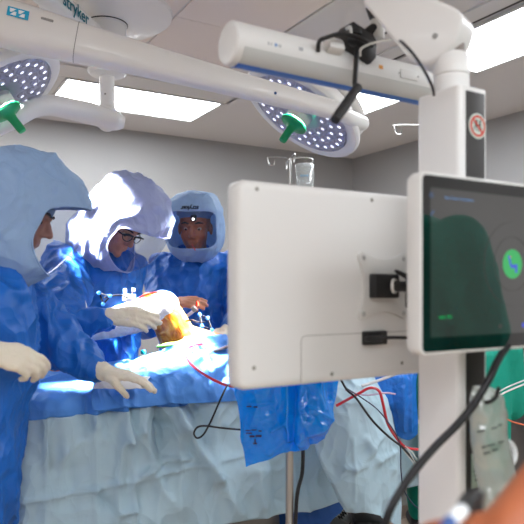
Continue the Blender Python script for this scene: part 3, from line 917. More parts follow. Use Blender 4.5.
MB().cap(kn + V((-.012, 0, -.02)), plane_pt(386, 33, bk0 + F * 0.03), 0.004, 0.003).build('lever', m_black, br)
lv = MB().tube(catmull([plane_pt(346, 15 + 14, bk0 + F * .035), plane_pt(350, 27, bk0 + F * .04), plane_pt(351, 34, bk0 + F * .04)], 4), 0.004, 10)
lv.build('cable_clip', mat('clip_grey', (180, 180, 178), .4), br)
r0, r1, r2 = plane_pt(357, 48, bk0 + F * .035), plane_pt(355, 84, bk0 + F * .07), plane_pt(358, 86, bk0 + F * .085)
MB().tube(catmull([r0, (r0 + r1) / 2, r1, r2], 4), 0.0065, 12).build('handle_rod', m_black, br)
g0, g1 = plane_pt(358, 87, bk0 + F * 0.09), plane_pt(335, 120, bk0 + F * 0.12)
gd = (g1 - g0)
MB().lathe([(0, 0), (0.010, 0.0), (0.0115, 0.003), (0.0105, 0.012), (0.0115, 0.03), (0.0118, gd.length * .8), (0.011, gd.length), (0.0, gd.length + 0.004)], mtx(g0, *frame_from(gd)), 24).build('grip', mat('grip_rubber', (34, 33, 34), 0.6, bump=(300, .3)), br)
MB().lathe([(0, -0.004), (0.008, -0.003), (0.0105, 0.0), (0.0, 0.002)], mtx(g0, *frame_from(gd)), 24).build('grip_cap', mat('cap_grey', (110, 110, 108), 0.4), br)

def cable(name, pts, r, m, label, n=8, seg=10):
    P = catmull([V(p) for p in pts], seg)
    o = MB().tube(P, r, n).build(name, m, None)
    return props(o, label, 'cable')
p0, Mk = tubepx(318, 52, TR + 0.004)
cable('cable', [p0, p0 + V((0.002, -0.012, 0.02)), plane_pt(325, 38, bk0 + F * .045), plane_pt(340, 34, bk0 + F * .05), plane_pt(355, 36, bk0 + F * .05), plane_pt(368, 42, bk0 + F * .045), plane_pt(374, 48, bk0 + F * .02)], 0.0052, m_black,
      'short black cable looping from the tracking camera tube to its bracket')
cable('cable', [plane_pt(360, 56, bk0 + F * .04), plane_pt(361, 49, bk0 + F * .05), plane_pt(370, 44, bk0 + F * .05), plane_pt(382, 41, bk0 + F * .045), plane_pt(392, 40, bk0 + F * .04)], 0.003, mat('cable_pale', (205, 203, 196), .4),
      'pale cable curving over the black camera bracket')
cable('cable', [plane_pt(400, 41, oo - F * .03), plane_pt(404, 44, oo + F * .01), plane_pt(414, 55, oo + F * 0.02), plane_pt(424, 70, oo + F * .02), plane_pt(432, 86, oo + F * .01), plane_pt(434, 95, oo - F * .01)], 0.0032, m_rub,
      'thin black cable hanging from the white jointed head beside the column neck')
# ================================================================== people
m_gown = cloth('gown_blue', (26, 106, 200), 0.45, 0.12, 6.0, 0.9)
m_hood = cloth('hood_blue', (168, 200, 236), 0.55, 0.35, 8.0, 0.55)
m_hood2 = cloth('hood_violet', (186, 198, 236), 0.55, 0.35, 8.0, 0.55)
m_glove = mat('latex_glove', (216, 208, 190), 0.5, bump=(50, 0.25), sss=0.1)
m_visor = clear_mat('visor_film', (236, 240, 248), 0.0, 0.04, haze=0.04, hazecol=(190, 205, 240), fk=0.25)
m_skin1 = mat('skin_light', (205, 140, 112), 0.5, sss=0.15, var=(20, 0.12))
m_skin2 = mat('skin_tan', (172, 112, 84), 0.5, sss=0.15, var=(20, 0.12))
m_skin3 = mat('skin_brown', (176, 100, 64), 0.5, sss=0.15, var=(14, 0.12))
m_hair = mat('hair_dark', (38, 30, 26), 0.7)
m_eye = mat('eye_white', (175, 160, 150), 0.3)
m_iris = mat('iris_dark', (40, 26, 18), 0.2)
m_scrub = mat('scrubs_teal', (0, 150, 128), 0.75, bump=(45, 0.3), var=(6, 0.08))
m_shoe = mat('shoe_dark', (52, 54, 60), 0.6)
m_cap = mat('cap_cloth', (120, 150, 190), 0.8)
m_brow = mat('brow_dark', (48, 34, 28), 0.8)

def head_parts(mb, c, fwd, up, s=1.0):
    f = fwd.normalized(); x = f.cross(up).normalized(); z = x.cross(f).normalized()
    R = Matrix((x, f, z)).transposed()          # local (x right, y forward, z up)
    P = lambda a, b, d: c + (x * a + f * b + z * d) * s
    mb.ell(P(0, -0.012, 0.045), (0.076 * s, 0.096 * s, 0.088 * s), R)
    mb.ell(P(0, 0.022, -0.02), (0.064 * s, 0.068 * s, 0.088 * s), R)
    mb.ell(P(0, 0.040, -0.078), (0.040 * s, 0.040 * s, 0.032 * s), R)
    mb.ell(P(0, 0.072, -0.096), (0.019 * s, 0.016 * s, 0.016 * s), R)
    for q in (-1, 1):
        mb.ell(P(q * 0.038, 0.056, -0.025), (0.024 * s, 0.026 * s, 0.026 * s), R)
        mb.ell(P(q * 0.078, -0.012, -0.002), (0.009 * s, 0.018 * s, 0.030 * s), R)
        mb.cap(P(q * 0.016, 0.088, 0.032), P(q * 0.050, 0.072, 0.032), 0.010 * s, 0.009 * s)
        mb.ell(P(q * 0.011, 0.096, -0.026), (0.009 * s, 0.010 * s, 0.008 * s), R)
    mb.cap(P(0, 0.088, 0.022), P(0, 0.112, -0.020), 0.0085 * s, 0.0125 * s)
    mb.cap(P(-0.018, 0.082, -0.052), P(0.018, 0.082, -0.052), 0.0085 * s, 0.0085 * s)
    mb.cap(P(-0.015, 0.080, -0.064), P(0.015, 0.080, -0.064), 0.009 * s, 0.009 * s)
    return P, R

def eyes(P, R, root, s=1.0):
    for q in (-1, 1):
        o = MB().ell(P(q * 0.032, 0.0725, 0.010), (0.0112 * s, 0.0112 * s, 0.0075 * s), R, 16).build('eye', m_eye, root)
        MB().ell(P(q * 0.032, 0.0818, 0.008), (0.006 * s, 0.003 * s, 0.0055 * s), R, 12).build('iris', m_iris, o)
        MB().tube(catmull([P(q * 0.015, 0.099, 0.036), P(q * 0.033, 0.094, 0.042), P(q * 0.052, 0.078, 0.036)], 4), [0.003 * s, 0.0045 * s, 0.002 * s], 8).build('eyebrow', m_brow, root)

def hand_parts(mb, wr, fw, pn, side, curl=(0.35, 0.4, 0.45, 0.5), s=1.0, thumb=0.5, spread=0.10, inf=0.0):
    """palm, four unequal fingers and a thumb leaving the side of the palm. fw: towards fingertips, pn: palm faces, side: +-1 thumb side"""
    fw = fw.normalized(); pn = (pn - fw * pn.dot(fw)).normalized(); sd = fw.cross(pn).normalized() * side
    offs = (0.028, 0.009, -0.010, -0.028); kd = (0.088, 0.092, 0.087, 0.079)
    lens = ((0.044, 0.026, 0.021), (0.049, 0.030, 0.022), (0.045, 0.028, 0.021), (0.035, 0.021, 0.018))
    rad = (0.0090, 0.0092, 0.0088, 0.0078)
    tips = []
    for i in range(4):
        k0 = wr + (sd * offs[i] * 0.7 + fw * 0.012) * s
        k1 = wr + (sd * offs[i] + fw * kd[i] - pn * 0.003) * s
        mb.cap(k0, k1, 0.0155 * s + inf, 0.0115 * s + inf)
        d0 = (fw + sd * offs[i] * spread * 30 * 0.35).normalized(); p = k1; a = 0
        for j in range(3):
            a += curl[i] * (0.8, 1.15, 0.8)[j]
            dd = (d0 * math.cos(a) + pn * math.sin(a)).normalized()
            q = p + dd * lens[i][j] * s
            mb.cap(p, q, (rad[i] * (1.12, 1.0, 0.92)[j]) * s + inf, (rad[i] * (1.0, 0.93, 0.80)[j]) * s + inf)
            p = q
        tips.append(p)
    t0 = wr + (sd * 0.018 + fw * 0.018 + pn * 0.006) * s
    t1 = t0 + (sd * 0.026 + fw * 0.032 + pn * 0.012) * s
    d2 = (fw * 1.0 + sd * (0.9 - thumb) + pn * thumb).normalized()
    t2 = t1 + d2 * 0.034 * s
    t3 = t2 + (d2 - sd * 0.35 * thumb + pn * .15).normalized() * 0.027 * s
    mb.cap(t0, t1, 0.0165 * s + inf, 0.0125 * s + inf); mb.cap(t1, t2, 0.0115 * s + inf, 0.0100 * s + inf); mb.cap(t2, t3, 0.0100 * s + inf, 0.0080 * s + inf)
    return tips

def person(name, label, J, skin, head, hands=True, group=None, foot=True, headscale=1.0, voxel=0.006):
    """J: joints in the room. One continuous body from head to feet."""
    t = thing(name, label, 'person', (J['pelvis'].x, J['pelvis'].y, 0.0), group)
    mb = MB()
    c, fwd, up = head
    P, R = head_parts(mb, c, fwd, up, headscale)
    mb.cap(P(0, -0.02, -0.05), J['neck'], 0.055, 0.062)
    mb.cap(J['neck'] - V((0, 0, 0.01)), (J['neck'] + J['chest']) / 2, 0.075, 0.11)
    sv = (J['shl'] - J['shr'])
    mb.cap(J['shl'] - sv * 0.1, J['shr'] + sv * 0.1, 0.062, 0.062)
    mb.cap(J['chest'] + sv * 0.18, J['chest'] - sv * 0.18, 0.115, 0.115)
    mb.cap(J['chest'], J['pelvis'], 0.12, 0.12)
    hv = (J['hil'] - J['hir'])
    mb.cap(J['pelvis'] + hv * 0.3, J['pelvis'] - hv * 0.3, 0.115, 0.115)
    for s_ in 'lr':
        mb.cap(J['sh' + s_], J['el' + s_], 0.053, 0.040); mb.cap(J['el' + s_], J['wr' + s_], 0.041, 0.027)
        mb.cap(J['hi' + s_], J['kn' + s_], 0.085, 0.056); mb.cap(J['kn' + s_], J['an' + s_], 0.056, 0.038)
        h = J['hand' + s_]
        hand_parts(mb, J['wr' + s_], h[0], h[1], h[2], *(h[3:] if len(h) > 3 else ()))
        ff = J.get('foot' + s_, V((fwd.x, fwd.y, 0)).normalized())
        mb.cap(J['an' + s_] - V((0, 0, 0.02)) - ff * 0.01, J['an' + s_] + ff * 0.14 - V((0, 0, 0.045)), 0.036, 0.028)
    co, no, fs = vox(mb, voxel, 2)
    b = skin_mb(co, fs).build('body', skin, t, ang=0, recalc=False)
    eyes(P, R, t, headscale)
    for s_ in 'lr':
        ff = J.get('foot' + s_, V((fwd.x, fwd.y, 0)).normalized()); a = J['an' + s_]
        sm_ = MB(); g = V((a.x, a.y, 0.0))
        z0 = a.z - 0.08
        sm_.cap(g + V((0, 0, z0 + 0.045)) - ff * 0.045, g + V((0, 0, z0 + 0.043)) + ff * 0.15, 0.043, 0.040)
        sm_.cap(g + V((0, 0, z0 + 0.07)), g + V((0, 0, z0 + 0.10)), 0.05, 0.048)
        co, no, fs = vox(sm_, 0.009, 3)
        co[:, 2] = np.maximum(co[:, 2], z0 + 0.001)
        skin_mb(co, fs).build('shoe', m_shoe, t, ang=0, recalc=False)
    return t, P, R

def gown(t, J, m, seed, torso, sleeves, amp=0.010, vs=0.012, extra=None, name='gown', freq=5.0):
    """torso: list of (centre, half width, half depth, right vector)"""
    mb = MB()
    rings = []
    for c, rx, ry, rt in torso:
        rt = V(rt).normalized(); f = V((0, 0, 1)).cross(rt)
        rings.append([c + rt * rx * math.cos(a) + f * ry * math.sin(a) for a in np.linspace(0, 2 * PI, 33)[:-1]])
    mb.loft(rings)
    for s in sleeves:
        for i in range(len(s) - 1):
            mb.cap(s[i][0], s[i + 1][0], s[i][1], s[i + 1][1], 18)
    if extra:
        extra(mb)
    co, no, fs = vox(mb, vs, 4)
    co = crumple(co, no, amp, freq, (1, 1, 0.45), seed)
    return skin_mb(co, fs).build(name, m, t, ang=0, recalc=False)

def glove(t, wr, el, h, s=1.0, cuff=0.036, m=None, clen=0.07):
    mb = MB()
    a_ = list(h[3:]) + [None] * (3 - len(h[3:]))
    hand_parts(mb, wr, h[0], h[1], h[2], a_[0] or (0.35, 0.4, 0.45, 0.5), s, 0.5 if a_[2] is None else a_[2], inf=0.0028)
    d = (el - wr).normalized()
    mb.cap(wr, wr + d * clen, 0.033, cuff)
    mb.cap(wr + V(h[0]).normalized() * 0.03, wr, 0.026, 0.031)
    co, no, fs = vox(mb, 0.0042, 2)
    co = crumple(co, no, 0.0022, 22, seed=3)
    return skin_mb(co, fs).build('glove', m or m_glove, t, ang=0, recalc=False)

def smin(a, b, k):
    h = np.clip(0.5 + 0.5 * (b - a) / k, 0, 1)
    return b * (1 - h) + a * h - k * h * (1 - h)

def hood(t, c, fwd, up, m, dims, shroud, seed, vang=(0.72, 0.45, 0.62), wr=0.010, sq=3.2, pw=2.3, text=None, offc=(0, 0.0, 0.03), vis_dir=None, voff=0):
    """surgical helmet hood: one star-shaped shell round the head, its clear visor is a part. dims: half width, half depth, half height
    shroud: list of (point, radius) the cloth falls over; vang: half angles of the visor (side, up, down)"""
    f = fwd.normalized(); x = f.cross(up).normalized(); z = x.cross(f).normalized()
    cen = c + x * offc[0] + f * offc[1] + z * offc[2]
    def sdf(Pn):
        q = Pn - np.array(cen)
        lx = q @ np.array(x); lf = q @ np.array(f); lz = q @ np.array(z)
        k = (np.abs(lx / dims[0]) ** pw + np.abs(lf / dims[1]) ** pw + np.abs(lz / dims[2]) ** pw) ** (1 / pw)
        dd = (k - 1) * min(dims)
        for i in range(len(shroud) - 1):
            a, ra = np.array(shroud[i][0]), shroud[i][1]; b, rb = np.array(shroud[i + 1][0]), shroud[i + 1][1]
            ab = b - a; h = np.clip(((Pn - a) @ ab) / (ab @ ab), 0, 1)
            e = np.linalg.norm(Pn - a - h[:, None] * ab, axis=1) - (ra + (rb - ra) * h)
            dd = smin(dd, e, 0.05)
        return dd
    vd = (vis_dir or f).normalized()
    vx = vd.cross(z).normalized(); vz = vx.cross(vd).normalized()
    NT = 96; NV = 12; NR = 46
    def bound(th):
        cs, sn = math.cos(th), math.sin(th)
        aw = vang[0]; ah = vang[1] if sn > 0 else vang[2]
        p = sq
        return (abs(cs / aw) ** p + abs(sn / ah) ** p) ** (-1 / p)
    dirs = []
    for r in range(NV + NR + 1):
        for j in range(NT):
            th = 2 * PI * j / NT; ab = bound(th)
            if r <= NV: al = ab * r / NV
            else: al = ab + (PI - 0.02 - ab) * ((r - NV) / NR) ** 1.0
            dirs.append(vd * math.cos(al) + (vx * math.cos(th) + vz * math.sin(th)) * math.sin(al))
    D = np.array([tuple(d) for d in dirs])
    ts_ = np.linspace(0.85, 0.02, 150)
    best = np.full(len(D), 0.02); done = np.zeros(len(D), bool)
    for tt in ts_:
        s = sdf(np.array(cen) + D * tt)
        hit = (s < 0) & ~done
        best[hit] = tt; done |= hit
    G = best.reshape(NV + NR + 1, NT)
    for _ in range(4):
        H = (G + np.roll(G, 1, 1) + np.roll(G, -1, 1)) / 3
        H[1:-1] = (H[1:-1] * 2 + G[:-2] + G[2:]) / 4
        H[0] = H[1].mean(); G = H
    mbv, mbh = MB(), MB()
    pts = []
    for r in range(NV + NR + 1):
        row = []
        for j in range(NT):
            d = V(D[r * NT + j]); p = cen + d * G[r, j]
            if r > NV:
                k = min(1, (r - NV) / 5)
                q = p * 8.0 + V((seed * 3.7, 0, seed))
                wv = V((noise.noise(q * .7), noise.noise(q * .7 + V((5, 5, 0))), noise.noise(q * .7 + V((0, 5, 5))))) * 0.9
                r1 = ridged(q + wv); r2 = ridged(q * 2.4 + wv)
                p = p + d * (wr * k * ((max(r1, 0) ** 3 - 0.35) * 1.3 + (max(r2, 0) ** 2 - 0.4) * 0.5))
            row.append(p)
        pts.append(row)
    def ringmesh(mb, rows, off=0.0):
        fs = []
        n = len(rows)
        for i in range(n - 1):
            for j in range(NT):
                fs.append((i * NT + j, i * NT + (j + 1) % NT, (i + 1) * NT + (j + 1) % NT, (i + 1) * NT + j))
        mb.add([p for row in rows for p in row], fs)
    ringmesh(mbh, pts[NV:])
    o = mbh.build('hood', m, t, ang=0)
    solidify(o, 0.004)
    vr = [[cen + (p - cen) * 0.992 for p in row] for row in pts[1:NV + 1]]
    vr[-1] = [cen + (p - cen) * 0.986 for p in pts[NV + 1]]
    ringmesh(mbv, vr)
    cidx = len(mbv.v); mbv.v.append(cen + (pts[0][0] - cen) * 0.992)
    for j in range(NT):
        mbv.f.append((cidx, (j + 1) % NT, j)); mbv.m.append(0)
    vo = mbv.build('visor', m_visor, t, ang=0)
    # stitched rim round the visor
    MB().tube([cen + (p - cen) * 1.004 for p in pts[NV]] + [cen + (pts[NV][0] - cen) * 1.004], 0.0035, 8, caps=False).build('visor_rim', m, o)
    def surfpt(th, al, lift=0.004):
        """point on the hood at polar angle al from the visor axis, th round it"""
        ab = bound(th)
        r = al / ab * NV if al <= ab else NV + (al - ab) / (PI - 0.02 - ab) * NR
        r0 = int(min(max(r, 0), NV + NR - 1)); j = int(th / (2 * PI) * NT) % NT
        p = pts[r0][j]; p2 = pts[min(r0 + 1, NV + NR)][j]; fr = r - r0
        q = p.lerp(p2, fr)
        return q + (q - cen).normalized() * lift
    if text:
        # bend the lettering over the brow of the hood
        for (body, size, dth, al_) in text:
            q0 = surfpt(PI / 2 + dth, al_)
            nrm = (q0 - cen).normalized()
            tx = (vx - nrm * vx.dot(nrm)).normalized()
            ty = nrm.cross(tx)
            mt = MB().text(body, size, mtx(V((0, 0, 0)), V((1, 0, 0)), V((0, 1, 0)), V((0, 0, 1))), 0.0002, bold=0.0012)
            newv = []
            for v_ in mt.v:
                dq = (q0 + tx * v_.x + ty * v_.y) - cen
                dl = dq.normalized()
                ca = max(-1, min(1, dl.dot(vd))); al2 = math.acos(ca)
                th2 = math.atan2(dl.dot(vz), dl.dot(vx)) % (2 * PI)
                ab = bound(th2)
                r = al2 / ab * NV if al2 <= ab else NV + (al2 - ab) / (PI - 0.02 - ab) * NR
                r0 = int(min(max(r, 0), NV + NR - 1)); jf = th2 / (2 * PI) * NT; j0 = int(jf) % NT; j1 = (j0 + 1) % NT; fj = jf - int(jf); fr = r - r0
                pp_ = (pts[r0][j0].lerp(pts[r0][j1], fj)).lerp(pts[min(r0 + 1, NV + NR)][j0].lerp(pts[min(r0 + 1, NV + NR)][j1], fj), fr)
                newv.append(cen + dl * ((pp_ - cen).length + 0.004))
            mt.v = newv
            mt.build('lettering', mat('print_navy', (30, 40, 70), 0.6), o, smooth=False)
    return o, cen, x, f, z
# ---- nearest surgeon, at the table end, seen from behind his shoulder
def H(x, y, z): return V((x, y, z))
hc = W(18, 222, 2.06)
f1 = V((0.80, 0.30, -0.50)); u1 = V((0.45, 0.1, 0.85))
w1r = W(-8, 352, 1.74); e1r = W(-72, 326, 1.80)
w1l = W(104, 372, 2.19); e1l = W(48, 335, 2.26)
J1 = dict(neck=W(-8, 256, 2.05), chest=W(-22, 325, 2.06), pelvis=H(-0.97, 2.03, 0.93),
          shl=W(2, 284, 2.22), shr=W(-34, 275, 1.88), ell=e1l, elr=e1r, wrl=w1l, wrr=w1r,
          hil=H(-0.99, 2.12, 0.90), hir=H(-0.96, 1.94, 0.90), knl=H(-0.97, 2.14, 0.50), knr=H(-0.95, 1.90, 0.50),
          anl=H(-1.00, 2.16, 0.09), anr=H(-0.98, 1.88, 0.09))
J1['handl'] = (V((0.95, 0.02, -0.16)), V((0.1, 0.1, -1)), -1, (0.22, 0.25, 0.3, 0.35), 1.0, 0.8)
J1['handr'] = (V((0.90, 0.08, -0.26)), V((-0.15, 0.75, -0.65)), 1, (0.55, 0.7, 0.75, 0.85), 1.0, 0.6)
p1, P_, R_ = person('person', 'person', J1, m_skin2, (hc + V((0.008, -0.015, 0.012)), V((0.92, 0.06, -0.34)), u1))
p1['label'] = 'person in pale blue hood and blue gown leaning over the table end, nearest the camera'
rt1 = V((0.35, -0.94, 0))
gown(p1, J1, m_gown, 1,
     [(W(-10, 250, 2.05), 0.08, 0.075, rt1), (W(-13, 262, 2.05), 0.16, 0.12, rt1), (W(-18, 290, 2.0), 0.215, 0.155, rt1), (W(-20, 340, 1.98), 0.215, 0.175, rt1), (W(-24, 385, 1.98), 0.21, 0.17, rt1), (W(-34, 430, 1.98), 0.215, 0.17, rt1), (W(-46, 500, 1.98), 0.235, 0.19, rt1), (H(-1.02, 1.98, 0.32), 0.25, 0.20, rt1)],
     [[(J1['shr'], 0.095), (e1r, 0.085), (w1r - (w1r - e1r).normalized() * 0.05, 0.05)],
      [(J1['shl'], 0.10), (e1l, 0.10), (w1l - (w1l - e1l).normalized() * 0.12, 0.072), (w1l - (w1l - e1l).normalized() * 0.035, 0.045)]], amp=0.026, freq=6)
glove(p1, w1r, e1r, J1['handr']); glove(p1, w1l, e1l, J1['handl'])
hood(p1, hc, f1, u1, m_hood, (0.165, 0.205, 0.210), [(hc + V((-0.03, 0, -0.03)), 0.15), (W(0, 244, 2.05), 0.155)], 2, vang=(1.25, 0.50, 0.80), wr=0.011, offc=(0, 0.0, 0.035), vis_dir=V((0.76, 0.32, -0.36)))
MB().lathe([(0.090, 0), (0.094, 0.004), (0.094, 0.03), (0.090, 0.034)], mtx(hc + V((0.02, 0.0, 0.055)), *frame_from(V((.45, .1, .85)))), 32).build('headband', m_cap, p1)

# ---- surgeon operating, brightly lit white hood
hc = W(119, 228, 2.88)
f2 = V((0.66, -0.46, -0.60)); u2 = V((0.5, -0.2, 0.85))
w2r = W(112, 316, 2.43); e2r = W(61, 327, 2.44)
w2l = W(128, 316, 2.98); e2l = W(118, 335, 3.10)
J2 = dict(neck=W(97, 252, 2.98), chest=W(92, 310, 3.02), pelvis=H(-0.83, 3.06, 0.92),
          shl=W(128, 268, 3.10), shr=W(66, 266, 2.88), ell=e2l, elr=e2r, wrl=w2l, wrr=w2r,
          hil=H(-0.75, 3.10, 0.90), hir=H(-0.92, 3.02, 0.90), knl=H(-0.74, 3.10, 0.52), knr=H(-0.94, 3.02, 0.52), anl=H(-0.74, 3.14, 0.10), anr=H(-0.95, 3.06, 0.10))
J2['handr'] = (V((0.98, 0.05, -0.10)), V((-0.1, 0.85, -0.5)), 1, (0.22, 0.28, 0.35, 0.4), 1.0, 0.45)
J2['handl'] = (V((0.95, -0.2, 0.1)), V((0.1, -0.9, -0.3)), -1, (0.35, 0.4, 0.45, 0.5))
p2, P2, R2 = person('person', 'person in glasses and a brightly lit white hood bending over the bent knee', J2, m_skin1, (hc, f2, u2))
rt2 = V((0.93, 0.36, 0))
gown(p2, J2, m_gown, 5,
     [(W(97, 246, 2.98), 0.08, 0.075, rt2), (W(96, 252, 2.98), 0.155, 0.11, rt2), (W(93, 270, 2.98), 0.225, 0.15, rt2), (W(91, 320, 2.98), 0.24, 0.16, rt2), (W(90, 370, 3.02), 0.21, 0.15, rt2), (H(-0.83, 3.06, 0.6), 0.22, 0.16, rt2), (H(-0.83, 3.06, 0.35), 0.24, 0.18, rt2)],
     [[(J2['shr'], 0.115), (e2r, 0.10), (w2r - (w2r - e2r).normalized() * 0.10, 0.065), (w2r - (w2r - e2r).normalized() * 0.03, 0.046)],
      [(J2['shl'], 0.085), (e2l, 0.07), (w2l - (w2l - e2l).normalized() * 0.03, 0.045)]], amp=0.026, freq=6)
glove(p2, w2r, e2r, J2['handr'], clen=0.10, cuff=0.042); glove(p2, w2l, e2l, J2['handl'])
hood(p2, hc, f2, u2, m_hood2, (0.172, 0.212, 0.222), [(hc + V((-0.03, 0.02, -0.03)), 0.14), (W(97, 240, 2.96), 0.15)], 4, vis_dir=V((0.76, 0.02, -0.62)), vang=(1.42, 0.36, 0.85), wr=0.012,
     text=[('stryker', 0.028, 0.10, 0.52)], offc=(0, 0.02, 0.045))
# glasses
gl = MB()
for q in (-1, 1):
    cx = P2(q * 0.033, 0.104, 0.010); tilt = R2 @ V((1, 0, 0)); fz = R2 @ V((0, 0, 1))
    gl.tube([cx + (R2 @ V((-1, 0.0, 0))) * 0.026 + fz * 0.012, cx + (R2 @ V((0, 0.006, 0))) + fz * 0.016, cx + (R2 @ V((1, 0, 0))) * 0.026 + fz * 0.012], 0.0042, 6)
    gl.tube([cx + tilt * 0.025 * math.cos(a) + fz * 0.018 * math.sin(a) - (R2 @ V((0, 1, 0))) * 0.010 * abs(math.cos(a)) * (1 if math.cos(a) * q > 0 else 0) for a in np.linspace(0, 2 * PI, 17)], 0.0022, 6, caps=False)
    gl.tube([P2(q * 0.058, 0.094, 0.014), P2(q * 0.078, 0.06, 0.016), P2(q * 0.084, -0.01, 0.012)], 0.0026, 6)
gl.tube([P2(-0.010, 0.110, 0.012), P2(0, 0.114, 0.014), P2(0.010, 0.110, 0.012)], 0.002, 6)
gl.build('glasses', m_black, p2)
hm_ = MB()
hm_.box(P2(0, 0.085, 0.075), (0.07, 0.05, 0.028), None, 0.006, rot=R2.to_3x3())
hm_.build('headlamp_housing', mat('helmet_navy', (30, 40, 80), 0.4), p2)
MB().lathe([(0.086, -0.012), (0.092, -0.008), (0.092, 0.018), (0.086, 0.022)], mtx(P2(0, -0.008, 0.075), R2 @ V((1, 0, 0)), R2 @ V((0, 1, 0)), R2 @ V((0, 0, 1))), 32).build('headband', m_hair, p2)

# ---- surgeon facing the camera behind the knee
hc = W(195, 229, 3.42)
f3 = V((-0.05, -1.0, -0.22)); u3 = V((0, -0.2, 1))
w3r = W(173, 303, 3.20); e3r = W(150, 325, 3.36)
w3l = W(226, 331, 3.10); e3l = W(243, 318, 3.36)
J3 = dict(neck=W(197, 258, 3.6), chest=W(196, 300, 3.62), pelvis=H(-0.36, 3.62, 0.92),
          shl=W(228, 268, 3.6), shr=W(165, 268, 3.6), ell=e3l, elr=e3r, wrl=w3l, wrr=w3r,
          hil=H(-0.27, 3.62, 0.90), hir=H(-0.46, 3.62, 0.90), knl=H(-0.26, 3.60, 0.52), knr=H(-0.48, 3.6, 0.52), anl=H(-0.25, 3.64, 0.12), anr=H(-0.49, 3.64, 0.12))
J3['handr'] = (V((0.85, -0.30, 0.05)), V((0.2, 0.6, -0.8)), 1, (0.2, 0.25, 0.3, 0.35), 0.95, 0.2)
J3['handl'] = (V((-0.55, -0.75, -0.2)), V((-0.2, 0.1, -0.95)), -1, (0.3, 0.35, 0.4, 0.45))
p3, P3, R3 = person('person', 'person in a blue hood with square clear visor facing the camera behind the knee', J3, m_skin3, (hc, f3, u3), headscale=1.1)
rt3 = V((1, 0, 0))
gown(p3, J3, m_gown, 9,
     [(W(197, 246, 3.6), 0.08, 0.08, rt3), (W(197, 252, 3.6), 0.15, 0.11, rt3), (W(197, 268, 3.6), 0.235, 0.14, rt3), (W(197, 305, 3.6), 0.235, 0.16, rt3), (W(197, 345, 3.6), 0.225, 0.16, rt3), (H(-0.36, 3.62, 0.7), 0.23, 0.17, rt3), (H(-0.36, 3.62, 0.36), 0.25, 0.19, rt3)],
     [[(J3['shr'], 0.10), (e3r, 0.075), (w3r - (w3r - e3r).normalized() * 0.06, 0.052)],
      [(J3['shl'], 0.10), (e3l, 0.078), (w3l - (w3l - e3l).normalized() * 0.05, 0.05)]], amp=0.024, freq=6)
glove(p3, w3l, e3l, J3['handl'])
glove(p3, w3r, e3r, J3['handr'], s=0.95, m=mat('glove_tan', (196, 140, 112), 0.5, bump=(50, 0.25), sss=0.1))
hood(p3, hc, f3, u3, m_hood, (0.150, 0.170, 0.178), [(hc + V((0, 0.02, 0.02)), 0.142), (hc + V((0, 0.02, -0.035)), 0.142)], 7, vang=(0.84, 0.50, 0.62), wr=0.006, sq=5.5, pw=3.0,
     text=[('stryker', 0.032, 0.02, 0.58)], offc=(0, 0.0, 0.025))
MB().lathe([(0.09, -0.014), (0.098, -0.010), (0.098, 0.020), (0.088, 0.026)], mtx(P3(0, -0.012, 0.078), R3 @ V((1, 0, 0)), R3 @ V((0, 1, 0)), R3 @ V((0, 0, 1))), 32).build('headband', m_cap, p3)
MB().ell(P3(0, -0.015, 0.085), (0.092, 0.108, 0.09), R3).build('surgical_cap', m_cap, p3)
hl = MB().box(P3(-0.012, 0.108, 0.066), (0.03, 0.03, 0.03), None, 0.005, rot=R3.to_3x3()).build('headlamp', m_black, p3)
MB().ell(P3(-0.012, 0.125, 0.062), (0.006, 0.004, 0.006), R3, 14).build('headlamp_lens', mat('headlamp_glow', (255, 255, 255), .3, emit=((255, 255, 255), 8.0)), hl)
# small red arrow printed under the visor
q = hc + V((0.02, -0.152, -0.118))
MB().tube([hc + V((0.0, -0.160, -0.092)), hc + V((0.018, -0.152, -0.125))], 0.0022, 6).build('red_arrow', m_red, p3)

# ---- seated person in teal scrubs behind the screen
ct = H(0.96, 3.0, -0.03)
J4 = dict(neck=ct + H(0, 0.0, 1.10), chest=ct + H(0, 0.0, 0.90), pelvis=ct + H(0, -0.02, 0.58), shl=ct + H(-0.19, 0.02, 1.04), shr=ct + H(0.19, 0.0, 1.04),
          ell=ct + H(-0.22, 0.08, 0.76), elr=ct + H(0.25, 0.06, 0.76), wrl=ct + H(-0.12, 0.30, 0.74), wrr=ct + H(0.14, 0.30, 0.74),
          hil=ct + H(-0.09, 0, 0.53), hir=ct + H(0.09, 0, 0.53), knl=ct + H(-0.12, 0.40, 0.52), knr=ct + H(0.14, 0.40, 0.52), anl=ct + H(-0.12, 0.38, 0.10), anr=ct + H(0.14, 0.38, 0.10))
J4['handl'] = (V((0.5, 0.8, 0)), V((0, 0, -1)), -1); J4['handr'] = (V((-0.5, 0.8, 0)), V((0, 0, -1)), 1)
p4, _, _ = person('person', 'person in teal scrubs sitting with back to the camera behind the equipment column', J4, m_skin2, (ct + H(0, 0.03, 1.275), V((0, 1, -0.2)), V((0, 0.2, 1))), voxel=0.009)
